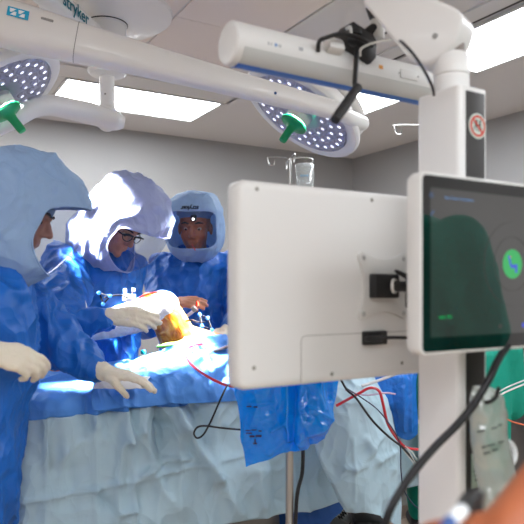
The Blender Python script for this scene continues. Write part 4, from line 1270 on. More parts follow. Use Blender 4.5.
gown(p4, J4, m_scrub, 12,
     [(ct + H(0, 0, 1.10), 0.08, 0.075, (1, 0, 0)), (ct + H(0, 0, 1.075), 0.15, 0.10, (1, 0, 0)), (ct + H(0, 0, 1.02), 0.215, 0.13, (1, 0, 0)), (ct + H(0, 0, 0.85), 0.22, 0.15, (1, 0, 0)), (ct + H(0, -0.02, 0.62), 0.20, 0.15, (1, 0, 0)), (ct + H(0, -0.02, 0.50), 0.20, 0.15, (1, 0, 0))],
     [[(J4['shl'], 0.085), (J4['ell'], 0.065)], [(J4['shr'], 0.085), (J4['elr'], 0.068)],
      [(J4['hil'], 0.11), (J4['knl'], 0.085), (J4['anl'] + H(0, 0, 0.05), 0.065)], [(J4['hir'], 0.11), (J4['knr'], 0.085), (J4['anr'] + H(0, 0, 0.05), 0.065)]], amp=0.008, name='scrubs')
MB().ell(ct + H(0, 0.015, 1.325), (0.088, 0.11, 0.085)).build('surgical_cap', m_scrub, p4)
stool = thing('stool', 'round stool under the seated person in teal scrubs', 'stool', (ct.x, ct.y, 0))
MB().lathe([(0, 0.46), (0.17, 0.46), (0.18, 0.43), (0.17, 0.40), (0, 0.40)], T((ct.x, ct.y, 0)), 36).build('seat', m_black, stool)
MB().tube([ct + H(0, 0, 0.41), ct + H(0, 0, 0.08)], 0.025, 14).build('post', m_steel, stool)
for i in range(5):
    a = i * 2 * PI / 5 + 0.3; e = ct + H(0.24 * math.cos(a), 0.24 * math.sin(a), 0.06)
    l = MB().tube([ct + H(0, 0, 0.09), e], 0.018, 10).build('leg', m_steel, stool)
    MB().lathe([(0, -.012), (0.027, -.012), (0.027, .012), (0, .012)], mtx(e - H(0, 0, 0.033), V((0, 0, 1)), V((math.cos(a), math.sin(a), 0)), V((-math.sin(a), math.cos(a), 0))), 18).build('caster', m_black, l)

# ---- person in teal scrubs just out of the picture, whose forearm reaches in along the lower edge
cp = H(0.98, 0.92, 0)
wr5 = W(503, 534, 0.66); el5 = W(592, 436, 0.80)
J5 = dict(neck=cp + H(-0.02, -0.01, 1.50), chest=cp + H(0, 0, 1.28), pelvis=cp + H(0.02, 0.0, 0.95), shr=cp + H(-0.06, 0.19, 1.42), shl=cp + H(-0.06, -0.19, 1.42),
          ell=el5, elr=cp + H(-0.02, 0.27, 1.12), wrl=wr5, wrr=cp + H(-0.18, 0.22, 0.92),
          hir=cp + H(0, 0.09, 0.92), hil=cp + H(0, -0.09, 0.92), knr=cp + H(-0.01, 0.10, 0.50), knl=cp + H(-0.01, -0.10, 0.50), anr=cp + H(0, 0.11, 0.09), anl=cp + H(0, -0.11, 0.09))
J5['handl'] = (V((-0.75, -0.1, -0.62)), V((0.1, 0.85, -0.3)), -1, (0.5, 0.6, 0.7, 0.75), 1.0, 0.6)
J5['handr'] = (V((-0.7, -0.1, -0.6)), V((-0.2, -0.9, 0)), 1)
p5, _, _ = person('person', 'person in teal scrubs whose bare brown forearm reaches in below the touchscreen', J5, m_skin3, (cp + H(-0.04, 0, 1.66), V((-1, 0.2, -0.1)), V((-0.1, 0, 1))))
gown(p5, J5, m_scrub, 15,
     [(cp + H(-0.01, 0, 1.515), 0.085, 0.085, (0, 1, 0)), (cp + H(-0.01, 0, 1.49), 0.16, 0.125, (0, 1, 0)), (cp + H(0, 0, 1.42), 0.225, 0.15, (0, 1, 0)), (cp + H(0, 0, 1.2), 0.215, 0.14, (0, 1, 0)), (cp + H(0, 0, 1.0), 0.21, 0.145, (0, 1, 0)), (cp + H(0, 0, 0.85), 0.215, 0.15, (0, 1, 0))],
     [[(J5['shl'], 0.095), (J5['shl'].lerp(el5, 0.55), 0.078), (J5['shl'].lerp(el5, 0.70), 0.062)], [(J5['shr'], 0.085), (J5['shr'].lerp(J5['elr'], 0.8), 0.075)],
      [(J5['hil'], 0.11), (J5['knl'], 0.085), (J5['anl'] + H(0, 0, 0.03), 0.07)], [(J5['hir'], 0.11), (J5['knr'], 0.085), (J5['anr'] + H(0, 0, 0.03), 0.07)]], amp=0.008, name='scrubs')
MB().ell(cp + H(-0.035, 0, 1.70), (0.115, 0.092, 0.085)).build('surgical_cap', m_scrub, p5)
MB().ell(cp + H(-0.115, 0.015, 1.635), (0.045, 0.068, 0.062)).build('added_face_mask', mat('mask_teal', (30, 150, 140), .8), p5)  # unseen mask added so the touchscreen reflects teal instead of brown skin
# what the hand holds
hp_ = thing('marker_pen', 'blurred blue and white marker pen with black cap held in the brown hand', 'pen', W(455, 515, 0.62))
a_, b_ = W(478, 495, 0.66), W(440, 532, 0.60)
dd = (b_ - a_)
MB().cap(a_, a_ + dd * 0.4, 0.007, 0.0075).build('cap', m_black, hp_)
MB().tube([a_ + dd * .4, a_ + dd * .75], 0.0068, 14).build('barrel', wht, hp_)
MB().cap(a_ + dd * .75, b_, 0.007, 0.004).build('tip', mat('pen_blue', (60, 90, 150), .4), hp_)
cable('cable', [W(470, 540, 0.70), W(461, 512, 0.74), W(464, 500, 0.78), W(474, 494, 0.78), W(478, 505, 0.76), W(470, 535, 0.72)], 0.006, m_rub, 'black cable loop beside the marker pen in front of the column')
# ================================================================== operating table, patient, drapes
TO = V((-0.876, 2.20, 0))
def tp(s, t_, z): return TO + U * s + N * t_ + UP * z
m_drape = cloth('drape_pale', (184, 212, 226), 0.6, 0.1, 5.0, 0.7)
m_drapeb = cloth('drape_blue', (84, 150, 232), 0.6, 0.12, 6.0, 0.6)
m_drapek = mat('drape_dark_blue', (36, 92, 170), 0.6, bump=(26, 0.2, 0.6))
S0, S1_, T0, T1 = 0.0, 1.86, 0.0, 0.58
TC = 0.29
# the table itself, under the drapes
tb = thing('operating_table', 'operating table hidden under the drapes, its base showing below the hem', 'operating table', tp(0.9, TC, 0))
MB().box(((S0 + S1_) / 2, TC, 0.845), (S1_ - S0 - 0.08, 0.50, 0.07), mtx(TO, U, N, UP), 0.02, 3).build('mattress', mat('mattress_black', (40, 40, 44), .5), tb)
MB().box(((S0 + S1_) / 2, TC, 0.79), (S1_ - S0 - 0.12, 0.5, 0.035), mtx(TO, U, N, UP), 0.005).build('table_frame', m_steel, tb)
MB().box((1.05, TC, 0.45), (0.34, 0.30, 0.66), mtx(TO, U, N, UP), 0.02).build('column', mat('table_metal', (150, 150, 148), .4, metal=.7), tb)
MB().box((1.05, TC, 0.085), (1.1, 0.50, 0.13), mtx(TO, U, N, UP), 0.04, 4).build('base', mat('base_grey', (92, 92, 92), .5), tb)

def bump(s, t_, s0, t0, rs, rt, a): return a * math.exp(-((s - s0) / rs) ** 2 - ((t_ - t0) / rt) ** 2)
def topz(s, t_):
    z = 0.915
    z += 0.165 / (1 + math.exp(-(s - 0.95) / 0.10)) * math.exp(-((t_ - TC) / 0.22) ** 4)
    z += bump(s, t_, 0.90, TC, 0.22, 0.2, 0.06)
    z += bump(s, t_, 0.45, 0.40, 0.35, 0.10, 0.05)
    z += bump(s, t_, 0.30, 0.12, 0.16, 0.08, -0.01)
    return z
# perimeter of the rounded rectangle
def perim(n):
    pts = []
    r = 0.09
    L = [((S0 + r, T0), (S1_ - r, T0)), ((S1_, T0 + r), (S1_, T1 - r)), ((S1_ - r, T1), (S0 + r, T1)), ((S0, T1 - r), (S0, T0 + r))]
    cc_ = [(S1_ - r, T0 + r, -PI / 2), (S1_ - r, T1 - r, 0), (S0 + r, T1 - r, PI / 2), (S0 + r, T0 + r, PI)]
    nr = [(0, -1), (1, 0), (0, 1), (-1, 0)]
    for i in range(4):
        a, b = L[i]; ln = math.dist(a, b); k = int(ln / n)
        for j in range(k):
            pts.append((a[0] + (b[0] - a[0]) * j / k, a[1] + (b[1] - a[1]) * j / k, nr[i][0], nr[i][1]))
        cx, cy, a0 = cc_[i]; k = int(r * PI / 2 / n) + 3
        for j in range(k):
            an = a0 + PI / 2 * j / k
            pts.append((cx + r * math.cos(an), cy + r * math.sin(an), math.cos(an), math.sin(an)))
    return pts
PER = perim(0.010)
def topix(p):
    return 262 + FPX * p.x / p.y, HOR - FPX * (p.z - EYE) / p.y
# folds of the near side, drawn as lines: x0,y0,x1,y1,width px,height m
FOLDS = [
 (45, 388, 46, 540, 1.6, 0.006), (50, 396, 92, 392, 3, 0.006), (92, 380, 95, 425, 4, 0.018), (95, 425, 97, 540, 1.8, 0.008), (86, 386, 88, 425, 3, -0.014),
 (0, 506, 94, 489, 2.5, 0.009), (94, 489, 174, 470, 2.5, 0.009), (174, 470, 250, 452, 2.5, 0.007),
 (121, 384, 130, 440, 4, 0.020), (130, 440, 136, 540, 2.2, 0.010), (127, 386, 134, 430, 3, -0.016), (112, 386, 108, 430, 4, -0.010),
 (150, 384, 142, 430, 4, 0.015), (142, 430, 150, 456, 3, 0.012), (164, 384, 182, 425, 4.5, 0.028), (182, 425, 215, 475, 5, 0.022), (215, 475, 238, 512, 6, 0.014),
 (156, 386, 160, 425, 3.5, -0.020), (160, 425, 163, 462, 4, -0.016), (163, 462, 140, 474, 2.5, 0.016), (175, 398, 160, 440, 5, -0.010),
 (188, 440, 192, 458, 3, -0.012), (163, 460, 192, 458, 2, 0.012), (200, 372, 212, 402, 4, 0.014), (178, 384, 205, 420, 5, -0.014),
 (100, 495, 118, 516, 3, -0.014), (118, 516, 134, 508, 3, 0.014), (60, 460, 80, 440, 4, 0.006), (225, 425, 240, 408, 3, 0.012), (232, 395, 214, 420, 4, 0.008),
 (105, 440, 120, 410, 3, 0.008), (150, 470, 170, 500, 5, 0.01), (194, 410, 206, 445, 4, -.012), (60, 405, 64, 450, 6, 0.006), (70, 470, 75, 520, 6, -0.006),
 (240, 470, 285, 470, 12, 0.01), (255, 470, 262, 505, 6, 0.014), (272, 465, 276, 500, 5, -0.012), (285, 400, 292, 490, 6, 0.012), (300, 400, 303, 490, 5, -0.012)]
def fold_at(px_, py_, folds):
    d_ = 0
    for x0, y0, x1, y1, w_, a in folds:
        dx, dy = x1 - x0, y1 - y0
        h = max(0, min(1, ((px_ - x0) * dx + (py_ - y0) * dy) / (dx * dx + dy * dy)))
        q2 = (px_ - x0 - h * dx) ** 2 + (py_ - y0 - h * dy) ** 2
        w_ = w_ * 1.25
        if q2 < (4 * w_) ** 2:
            d_ += a * math.exp(-math.sqrt(q2) / w_ * (0.5 + 0.5 * min(1, math.sqrt(q2) / w_)))
    return d_
HEM = 0.355
rows = []
nper = len(PER)
cs0, cs1, ct0 = 0.28, 1.57, 0.29
fr_ = list(np.linspace(0, 1, 46))
for f in fr_:
    row = []
    for (s, t_, ns, nt_) in PER:
        c0 = min(max(s, cs0), cs1)
        ss, tt = c0 + (s - c0) * f, ct0 + (t_ - ct0) * f
        if f == 0: ss, tt = c0, ct0
        z = topz(ss, tt)
        e = max(0, (f - 0.86) / 0.14)
        z += (0.905 - z) * e ** 2 * 0.8
        p = tp(ss, tt, z)
        q = V((ss * 4.2 + tt * 1.2, tt * 4.0, 0.3))
        wv = noise.noise(q * 0.8) * 1.2
        z2 = 0.020 * (max(0, ridged(V((ss * 3 + wv, tt * 5 - ss * 2.2, 1)))) ** 3 - 0.3) + 0.008 * (max(0, ridged(V((ss * 9, tt * 7 + wv, 4)))) ** 2 - .4)
        row.append(p + UP * z2 * (1 - 0.2 * e))
    rows.append(row)
sk = []
NS = 74
for k2 in range(1, NS + 1):
    h = k2 / NS
    row = []
    for i, (s, t_, ns, nt_) in enumerate(PER):
        base = rows[45][i]
        hem = HEM + 0.02 * noise.noise(V((s * 2, t_ * 2, 5)))
        z = base.z + (hem - base.z) * h
        off = 0.035 * (1 - math.exp(-h * 16)) + 0.05 * h
        q = V((s * 3.2, t_ * 3.2, h * 0.7))
        fr1 = noise.noise(q * 1.4) * 0.028 * h + (max(0, ridged(V((s * 5.0 + h * 0.4 * noise.noise(V((s * 2, 0, 2))), t_ * 5.0, h * 0.5)))) ** 3) * 0.022 * min(1, h * 3)
        n2 = (U * ns + N * nt_).normalized()
        p = V((base.x, base.y, z)) + n2 * (off + fr1)
        if nt_ < -0.5:
            a, b = topix(p)
            p = p + n2 * 2.4 * fold_at(a, b, FOLDS)
        row.append(p)
    sk.append(row)
BAND = 8                       # skirt rows that still belong to the blue sheet
def ringmb(rws):
    m = MB(); n = nper
    for r in rws: m.v += r
    for i in range(len(rws) - 1):
        for j in range(n):
            m.f.append((i * n + j, i * n + (j + 1) % n, (i + 1) * n + (j + 1) % n, (i + 1) * n + j)); m.m.append(0)
    return m
allr = rows + sk
bi = next(i for i in range(46, len(allr)) if allr[i][0].z < 0.846)
dr = ringmb(allr[:bi + 1]).build('surgical_drape', m_drapeb, None, ang=0)
props(dr, 'long blue and pale blue surgical drape hanging over the operating table', 'surgical drape')
skirt = ringmb(allr[bi:]).build('skirt', m_drape, dr, ang=0)
solidify(dr, 0.003, -1); solidify(skirt, 0.003, -1)

# ---- generic hanging sheet from a few rows of seen points
def sheet(name, ctrl, nx, ny, m, parent=None, folds=(), amp=0.006, freq=6, seed=0, thick=0.002, stretch=(1, 1, .6)):
    R_ = [catmull([W(*p) for p in row], 12) for row in ctrl]
    n0 = len(R_[0])
    cols = [catmull([R_[r][j] for r in range(len(R_))], 12) for j in range(n0)]
    G = np.array([[tuple(p) for p in c] for c in cols]).transpose(1, 0, 2)   # rows x cols
    def res(A, n, ax):
        idx = np.linspace(0, A.shape[ax] - 1, n); i0 = np.floor(idx).astype(int); i1 = np.minimum(i0 + 1, A.shape[ax] - 1); f_ = idx - i0
        sh_ = [1, 1, 1]; sh_[ax] = n
        return np.take(A, i0, ax) * (1 - f_.reshape(sh_)) + np.take(A, i1, ax) * f_.reshape(sh_)
    G = res(res(G, ny, 0), nx, 1)
    du = np.gradient(G, axis=1); dv = np.gradient(G, axis=0)
    nn_ = np.cross(du, dv); nn_ /= np.linalg.norm(nn_, axis=2, keepdims=True) + 1e-9
    P = []
    for i in range(ny):
        row = []
        for j in range(nx):
            p = V(G[i, j]); n_ = V(nn_[i, j])
            if n_.dot(p - V((0, 0, EYE))) > 0: n_ = -n_
            a, b = topix(p)
            q = V((p.x * stretch[0], p.y * stretch[1], p.z * stretch[2])) * freq + V((seed, seed * 2, 0))
            wv = noise.noise(q * .7) * 1.0
            d_ = amp * (max(0, ridged(q + V((wv, wv, 0)))) ** 3 - 0.3) + amp * .4 * (max(0, ridged(q * 2.6 + V((wv, 0, wv)))) ** 2 - .4)
            row.append(p + n_ * (d_ + 1.4 * fold_at(a, b, folds)))
        P.append(row)
    o = MB().grid(P).build(name, m, parent, ang=0, recalc=False)
    solidify(o, thick)
    return o
# second pale drape over the far half
o = sheet('surgical_drape', [[(312, 379, 2.62), (335, 376, 2.58), (360, 376, 2.64), (374, 376, 2.8)], [(313, 405, 2.55), (340, 402, 2.50), (366, 400, 2.56), (385, 398, 2.76)], [(316, 445, 2.5), (345, 445, 2.46), (376, 445, 2.52), (397, 442, 2.72)], [(334, 488, 2.5), (352, 488, 2.46), (378, 486, 2.50), (401, 485, 2.70)], [(346, 511, 2.5), (360, 512, 2.46), (380, 516, 2.48), (402, 528, 2.68)]],
          90, 100, m_drape, folds=[(313, 440, 350, 505, 4, 0.012), (355, 470, 385, 435, 3, 0.014), (385, 435, 372, 462, 3, -0.010), (345, 468, 366, 466, 2, 0.012), (353, 440, 355, 500, 2, 0.008), (366, 440, 378, 462, 3, 0.012), (378, 462, 395, 452, 2.5, 0.010), (380, 470, 386, 515, 3, -0.010), (330, 400, 350, 430, 5, 0.006), (385, 400, 390, 440, 4, 0.010), (372, 500, 392, 470, 3, 0.008)], amp=0.010, freq=5, seed=3)
props(o, 'short pale blue drape hanging below the monitor over the far half of the table', 'surgical drape')
o = sheet('surgical_drape', [[(330, 366, 2.95), (350, 364, 2.9), (380, 362, 2.9), (420, 362, 2.95)], [(330, 378, 2.85), (350, 379, 2.75), (380, 380, 2.82), (416, 385, 2.9)], [(384, 400, 2.9), (392, 410, 2.88), (405, 415, 2.88), (418, 420, 2.9)], [(396, 432, 2.95), (402, 438, 2.92), (410, 440, 2.92), (418, 434, 2.92)]],
          70, 60, cloth('plastic_drape_blue', (50, 136, 235), 0.25, 0.2, 12.0, 0.4), folds=[(402, 380, 404, 430, 2.5, 0.014), (410, 375, 411, 430, 2, 0.012), (393, 385, 397, 425, 2, -0.012), (350, 372, 400, 378, 3, 0.01)], amp=0.008, freq=7, seed=8)
props(o, 'bright blue plastic drape beside the white column at the head of the table', 'surgical drape')
o = sheet('surgical_drape', [[(255, 484, 2.95), (285, 484, 2.9), (320, 484, 2.9), (350, 480, 2.95)], [(262, 500, 2.95), (290, 500, 2.9), (320, 502, 2.9), (352, 498, 2.95)], [(262, 530, 2.95), (290, 545, 2.9), (315, 540, 2.9), (338, 514, 2.95)]],
          50, 40, m_drapek, folds=[(290, 500, 285, 540, 3, 0.012), (310, 500, 315, 540, 3, -0.01)], amp=0.01, freq=6, seed=5)
props(o, 'dark blue drape hanging lowest, behind the steel pole', 'surgical drape')

# ---- the shiny blue plastic bag below the monitor
m_bag = cloth('bag_blue', (0, 165, 255), 0.12, 0.35, 14.0, 0.35, coat=1.0)
o = sheet('plastic_bag', [[(232, 370, 2.12), (258, 366, 2.06), (290, 364, 2.04), (318, 364, 2.06), (342, 362, 2.12)], [(236, 395, 2.11), (260, 393, 2.06), (290, 392, 2.05), (316, 390, 2.05), (338, 390, 2.09)], [(240, 425, 2.10), (262, 424, 2.06), (285, 424, 2.04), (312, 422, 2.01), (331, 418, 2.05)], [(243, 448, 2.10), (262, 446, 2.07), (284, 442, 2.07), (308, 440, 2.02), (324, 434, 2.04)], [(246, 467, 2.10), (264, 460, 2.09), (284, 451, 2.09), (306, 450, 2.05), (318, 444, 2.06)]],
          120, 110, m_bag, folds=[(286, 372, 290, 440, 3, 0.016), (296, 380, 292, 445, 3, -0.016), (272, 430, 285, 423, 2, 0.012), (250, 403, 275, 403, 1.6, 0.006), (300, 440, 322, 425, 4, 0.016), (310, 410, 330, 420, 3, 0.012), (318, 380, 322, 410, 3, 0.010), (305, 432, 312, 446, 3, -0.012), (330, 375, 330, 400, 3, -.008), (272, 372, 276, 420, 4, -0.008), (268, 452, 280, 440, 3, .01)], amp=0.013, freq=8, seed=11, thick=0.0015)
props(o, 'shiny bright blue plastic bag with small black print hanging below the monitor', 'plastic bag')
solid_bag = o
pr = MB()
def bagpt(px_, py_):
    u_ = (px_ - 240) / 95; 
    return W(px_, py_, 2.068)
dn = []
me = solid_bag.data
bv = [v_.co.copy() for v_ in me.vertices]
def onbag(px_, py_):
    r_ = V(((px_ - 262) / FPX, 1, -(py_ - HOR) / FPX)).normalized(); best = None; bd_ = 1e9
    e_ = V((0, 0, EYE))
    for p in bv:
        q_ = p - e_; d_ = (q_ - r_ * q_.dot(r_)).length
        if d_ < bd_: bd_, best = d_, q_.dot(r_)
    return e_ + r_ * (best - 0.010)
def mark(px_, py_, w_, h_):
    a, b, c_, d_ = [onbag(px_ + q[0] * w_ / 2, py_ + q[1] * h_ / 2) for q in ((-1, 1), (1, 1), (1, -1), (-1, -1))]
    pr.add([a, b, c_, d_], [(0, 1, 2, 3)])
for (a, b, w_, h_) in ((249, 406.5, 5, 1.3), (255.5, 407, 4, 1.3), (248, 430.5, 5, 1.2), (254, 430, 5, 1.2), (260, 431, 3, 1.2), (249, 433.2, 6, 1.2), (252, 436.3, 5, 2.0), (258.5, 436, 6, 2.2), (255, 441, 1.4, 4), (255, 443.5, 4, 1.4)):
    mark(a, b, w_, h_)
pr.build('print', mat('bag_print', (16, 40, 92), .6), solid_bag, smooth=False)

# ---- steel pole stand that carries the bag
ps = thing('pole_stand', 'steel pole stand in front of the drapes under the blue bag', 'stand', W(289.5, 500, 2.16) * 1.0)
px0 = W(289.5, 500, 2.16)
ps.location = (px0.x, px0.y, 0)
MB().tube([V((px0.x, px0.y, 0.06)), V((px0.x, px0.y, 1.06))], 0.0135, 20).build('pole', m_steel, ps)
MB().tube([V((px0.x - 0.14, px0.y - .01, 1.055)), V((px0.x + 0.15, px0.y - .01, 1.055))], 0.008, 12).build('crossbar', m_steel, ps)
for i in range(5):
    a = i * 2 * PI / 5; e = V((px0.x + 0.22 * math.cos(a), px0.y + 0.22 * math.sin(a), 0.06))
    l = MB().tube([V((px0.x, px0.y, 0.075)), e], 0.013, 10).build('leg', m_steel, ps)
    MB().lathe([(0, -.012), (0.027, -.012), (0.027, .012), (0, .012)], mtx(e - V((0, 0, 0.033)), V((0, 0, 1)), V((math.cos(a), math.sin(a), 0)), V((-math.sin(a), math.cos(a), 0))), 18).build('caster', m_black, l)

# ---- patient: one body under the drape, the bent knee bare
pt = thing('person', 'patient lying under the drapes with one iodine-orange knee bent up', 'person', tp(1.0, TC, 0.9))
kn_ = W(163, 309, 2.80); hip = tp(1.12, 0.24, 0.945); ank = kn_ + V((-0.30, -0.18, -0.08)); hip2 = tp(1.12, 0.36, 0.97); kn2 = tp(0.68, 0.40, 0.925); ank2 = tp(0.27, 0.40, 0.915)
b_ = MB()
th_mid = W(180, 342, 2.86)
b_.cap(kn_ + V((0.0, 0, 0.0)), th_mid, 0.073, 0.088); b_.cap(th_mid, hip, 0.088, 0.095)
b_.cap(kn_ + V((-0.0, 0, 0.005)), kn_ + V((-0.14, -0.065, -0.04)), 0.066, 0.064); b_.cap(kn_ + V((-0.14, -0.065, -0.04)), ank, 0.064, 0.04)
b_.ell(kn_ + V((-0.045, -0.02, 0.028)), (0.045, 0.045, 0.045))
b_.cap(ank, ank + V((-0.03, -0.02, 0.12)), 0.040, 0.030)
b_.cap(hip2, kn2, 0.085, 0.055); b_.cap(kn2, ank2, 0.055, 0.04); b_.cap(ank2, ank2 + V((-0.03, 0, 0.05)), 0.035, 0.03)
b_.cap(tp(1.10, 0.22, 0.955), tp(1.10, 0.36, 0.955), 0.085, 0.085); b_.cap(tp(1.15, TC, 0.975), tp(1.45, TC, 0.975), 0.10, 0.105)
b_.cap(tp(1.50, 0.16, 0.96), tp(1.50, 0.42, 0.96), 0.055, 0.055); b_.cap(tp(1.5, TC, 0.97), tp(1.66, TC, 0.97), 0.07, 0.055)
head_parts(b_, tp(1.74, TC, 0.965), V((0, 0, 1)), U)
co, no, fs = vox(b_, 0.008, 3)
def leg_mat():
    m = bpy.data.materials.new('iodine_skin'); m.use_nodes = True
    nt = m.node_tree; b = nt.nodes['Principled BSDF']
    tc = nt.nodes.new('ShaderNodeTexCoord')
    n1 = nt.nodes.new('ShaderNodeTexNoise'); n1.inputs['Scale'].default_value = 16; n1.inputs['Detail'].default_value = 5; n1.inputs['Distortion'].default_value = 2.0
    r = nt.nodes.new('ShaderNodeValToRGB')
    e = r.color_ramp.elements; e[0].position = 0.36; e[0].color = (*lin((190, 88, 4)), 1); e[1].position = 0.66; e[1].color = (*lin((232, 160, 60)), 1)
    q = e.new(0.5); q.color = (*lin((220, 124, 20)), 1)
    nt.links.new(tc.outputs['Object'], n1.inputs[0]); nt.links.new(n1.outputs['Fac'], r.inputs[0]); nt.links.new(r.outputs[0], b.inputs['Base Color'])
    bp = nt.nodes.new('ShaderNodeBump'); bp.inputs['Strength'].default_value = 0.35; bp.inputs['Distance'].default_value = 0.015
    nt.links.new(n1.outputs['Fac'], bp.inputs['Height']); nt.links.new(bp.outputs[0], b.inputs['Normal'])
    b.inputs['Roughness'].default_value = 0.3; b.inputs['Coat Weight'].default_value = 0.4
    return m
skin_mb(co, fs).build('body', leg_mat(), pt, ang=0, recalc=False)
# white stockinette bandage over the shin and lamp glare painted on the knee top
bw = MB()
bw.ell(kn_ + V((-0.004, -0.004, 0.010)), (0.076, 0.076, 0.073)); bw.cap(kn_ + V((-0.01, -0.005, 0.0)), kn_ + V((-0.14, -0.065, -0.04)), 0.072, 0.0705)
bw.cap(kn_ + V((-0.10, -0.046, -0.026)), kn_ + V((-0.14, -0.065, -0.04)), 0.070, 0.0705); bw.cap(kn_ + V((-0.14, -0.065, -0.04)), ank, 0.0705, 0.052)
bw.cap(ank, ank + V((-0.03, -0.02, 0.12)), 0.047, 0.038)
co, no, fs = vox(bw, 0.008, 2); co = crumple(co, no, 0.004, 14, seed=2)
skin_mb(co, fs).build('leg_wrap_and_glare', mat('wrap_and_glare_white', (236, 230, 222), .6, bump=(40, .3)), pt, ang=0, recalc=False)
# incision line along the top of knee
m_blood = mat('blood_red', (190, 50, 30), 0.25)
inc = [kn_ + V((-0.11, -0.062, 0.040)), kn_ + V((-0.075, -0.048, 0.062)), kn_ + V((-0.035, -0.038, 0.072)), kn_ + V((0.0, -0.034, 0.074)), kn_ + V((0.03, -0.034, 0.062))]
MB().tube(catmull(inc, 5), [0.002, 0.0045, 0.005, 0.0045, 0.002], 10).build('incision', m_blood, pt)

# ---- rising drape collar round the thigh, the green towel edge
o = sheet('surgical_drape', [[(150, 352, 2.72), (165, 347, 2.74), (182, 340, 2.78), (196, 331, 2.84), (212, 331, 2.90)], [(128, 362, 2.62), (160, 357, 2.66), (190, 349, 2.72), (210, 342, 2.80), (232, 340, 2.86)], [(104, 372, 2.50), (150, 372, 2.54), (195, 365, 2.6), (225, 358, 2.7), (255, 352, 2.78)], [(92, 390, 2.33), (150, 388, 2.42), (200, 386, 2.50), (236, 384, 2.575), (275, 381, 2.66)], [(92, 410, 2.27), (150, 406, 2.375), (200, 403, 2.475), (236, 401, 2.555), (275, 398, 2.645)]],
          110, 90, m_drapeb, folds=[(163, 384, 172, 412, 3, 0.012), (133, 386, 135, 412, 2.5, 0.010), (210, 384, 214, 405, 3, .008), (150, 372, 200, 345, 4, 0.012), (165, 385, 215, 352, 4, 0.014), (195, 384, 240, 355, 4, 0.012), (120, 375, 160, 360, 4, 0.008), (180, 352, 205, 336, 3, .01), (215, 380, 250, 368, 4, -.01), (160, 350, 120, 385, 4, -0.008)], amp=0.016, freq=7, seed=21)
props(o, 'blue drape gathered round the thigh below the orange knee', 'surgical drape')
tw_ = MB().tube(catmull([W(157, 347, 2.70), W(166, 345, 2.70), W(178, 343, 2.74), W(188, 338, 2.79), W(194, 333, 2.84)], 6), [0.006, 0.009, 0.008, 0.007, 0.004], 10).build('towel', mat('towel_green', (120, 170, 70), .8), None)
props(tw_, 'narrow green towel edge tucked between the orange thigh and the drape', 'towel')
o = MB().box(W(143, 352, 2.70), (0.02, 0.02, 0.02), None, .006).build('drape_clip', mat('teal_clip', (0, 160, 185), .4), None)
props(o, 'small cyan clip on the drape under the gloved hand', 'clip')
# white swab pad under the near glove
o = sheet('swab', [[(96, 372, 2.36), (120, 374, 2.36), (150, 377, 2.38)], [(98, 380, 2.33), (120, 381, 2.33), (146, 383, 2.35)], [(92, 388, 2.30), (120, 389, 2.30), (150, 388, 2.32)]], 30, 20, mat('gauze', (240, 240, 238), .9), amp=0.004, freq=14, seed=2)
props(o, 'white gauze swab on the drape under the nearest glove', 'swab')

# ---- navigation trackers
m_ball = mat('tracker_ball_blue_lit', (60, 140, 240), 0.25, emit=((90, 170, 255), 0.8))  # blue light on the reflective balls put into colour and glow
m_trk = mat('tracker_frame', (10, 10, 12), 0.7, spec=0.2)
def tracker(pts, stem, label):
    c_ = sum((p for p in pts), V((0, 0, 0))) / len(pts)
    t = thing('navigation_tracker', label, 'tracker', c_, 'navigation trackers')
    fr2 = MB()
    for i in range(len(pts)):
        fr2.tube([pts[i] + V((0, .006, 0)), pts[(i + 1) % len(pts)] + V((0, .006, 0))], 0.0032, 8)
    fr2.tube(catmull([c_ + V((0, .006, 0))] + stem, 5), 0.0035, 8)
    fr2.build('frame', m_trk, t)
    for p in pts:
        MB().ell(p, (0.0085,) * 3, None, 16).build('marker_sphere', m_ball, t)
    return t
tracker([W(99, 293, 2.66), W(110, 296, 2.62), W(103, 304, 2.64)], [W(118, 295, 2.64), W(126, 297, 2.66), W(134, 301, 2.70)], 'black three-ball tracker standing on the shin in front of the white-hooded person')
tracker([W(199.5, 314.5, 2.74), W(207.5, 318, 2.76), W(212, 330, 2.72), W(202, 326, 2.70)], [W(198, 322, 2.74), W(192, 320, 2.77), W(186, 321, 2.79)], 'four-ball tracker with reflective balls coloured as lit blue right of the orange knee')
ck = thing('clamp', 'small white and steel clamp fixed on the side of the knee', 'clamp', W(193, 311, 2.76))
MB().box(W(191, 313, 2.77), (0.045, 0.018, 0.014), None, 0.003, rot=Matrix.Rotation(-0.65, 3, 'Y')).build('jaw', mat('clamp_white', (230, 225, 225), .3), ck)
MB().box(W(194, 309, 2.765), (0.020, 0.024, 0.026), None, 0.003, rot=Matrix.Rotation(-0.65, 3, 'Y')).build('body', m_steel, ck)
MB().lathe([(0, 0), (0.006, 0), (0.006, 0.02), (0, 0.02)], mtx(W(197, 306, 2.76), V((1, 0, 0)), V((0, 1, 0)), V((0, 0, 1))), 14).build('screw', m_blood, ck)
ck2 = thing('cutting_guide', 'small white metal block fixed on the shin beside the tracker', 'surgical instrument', W(127, 298, 2.66))
g_ = MB().box(W(129, 298, 2.68), (0.05, 0.03, 0.032), None, 0.005, rot=Matrix.Rotation(0.1, 3, 'Y')); g_.box(W(125, 291, 2.67), (0.012, 0.012, 0.02), None, .002); g_.box(W(134, 290, 2.68), (0.010, 0.012, 0.014), None, .002)
g_.build('block', mat('block_white', (235, 238, 245), .3), ck2)
MB().cap(W(132, 288, 2.68), W(133, 302, 2.69), 0.003, 0.003).build('pin', m_steel, ck2)

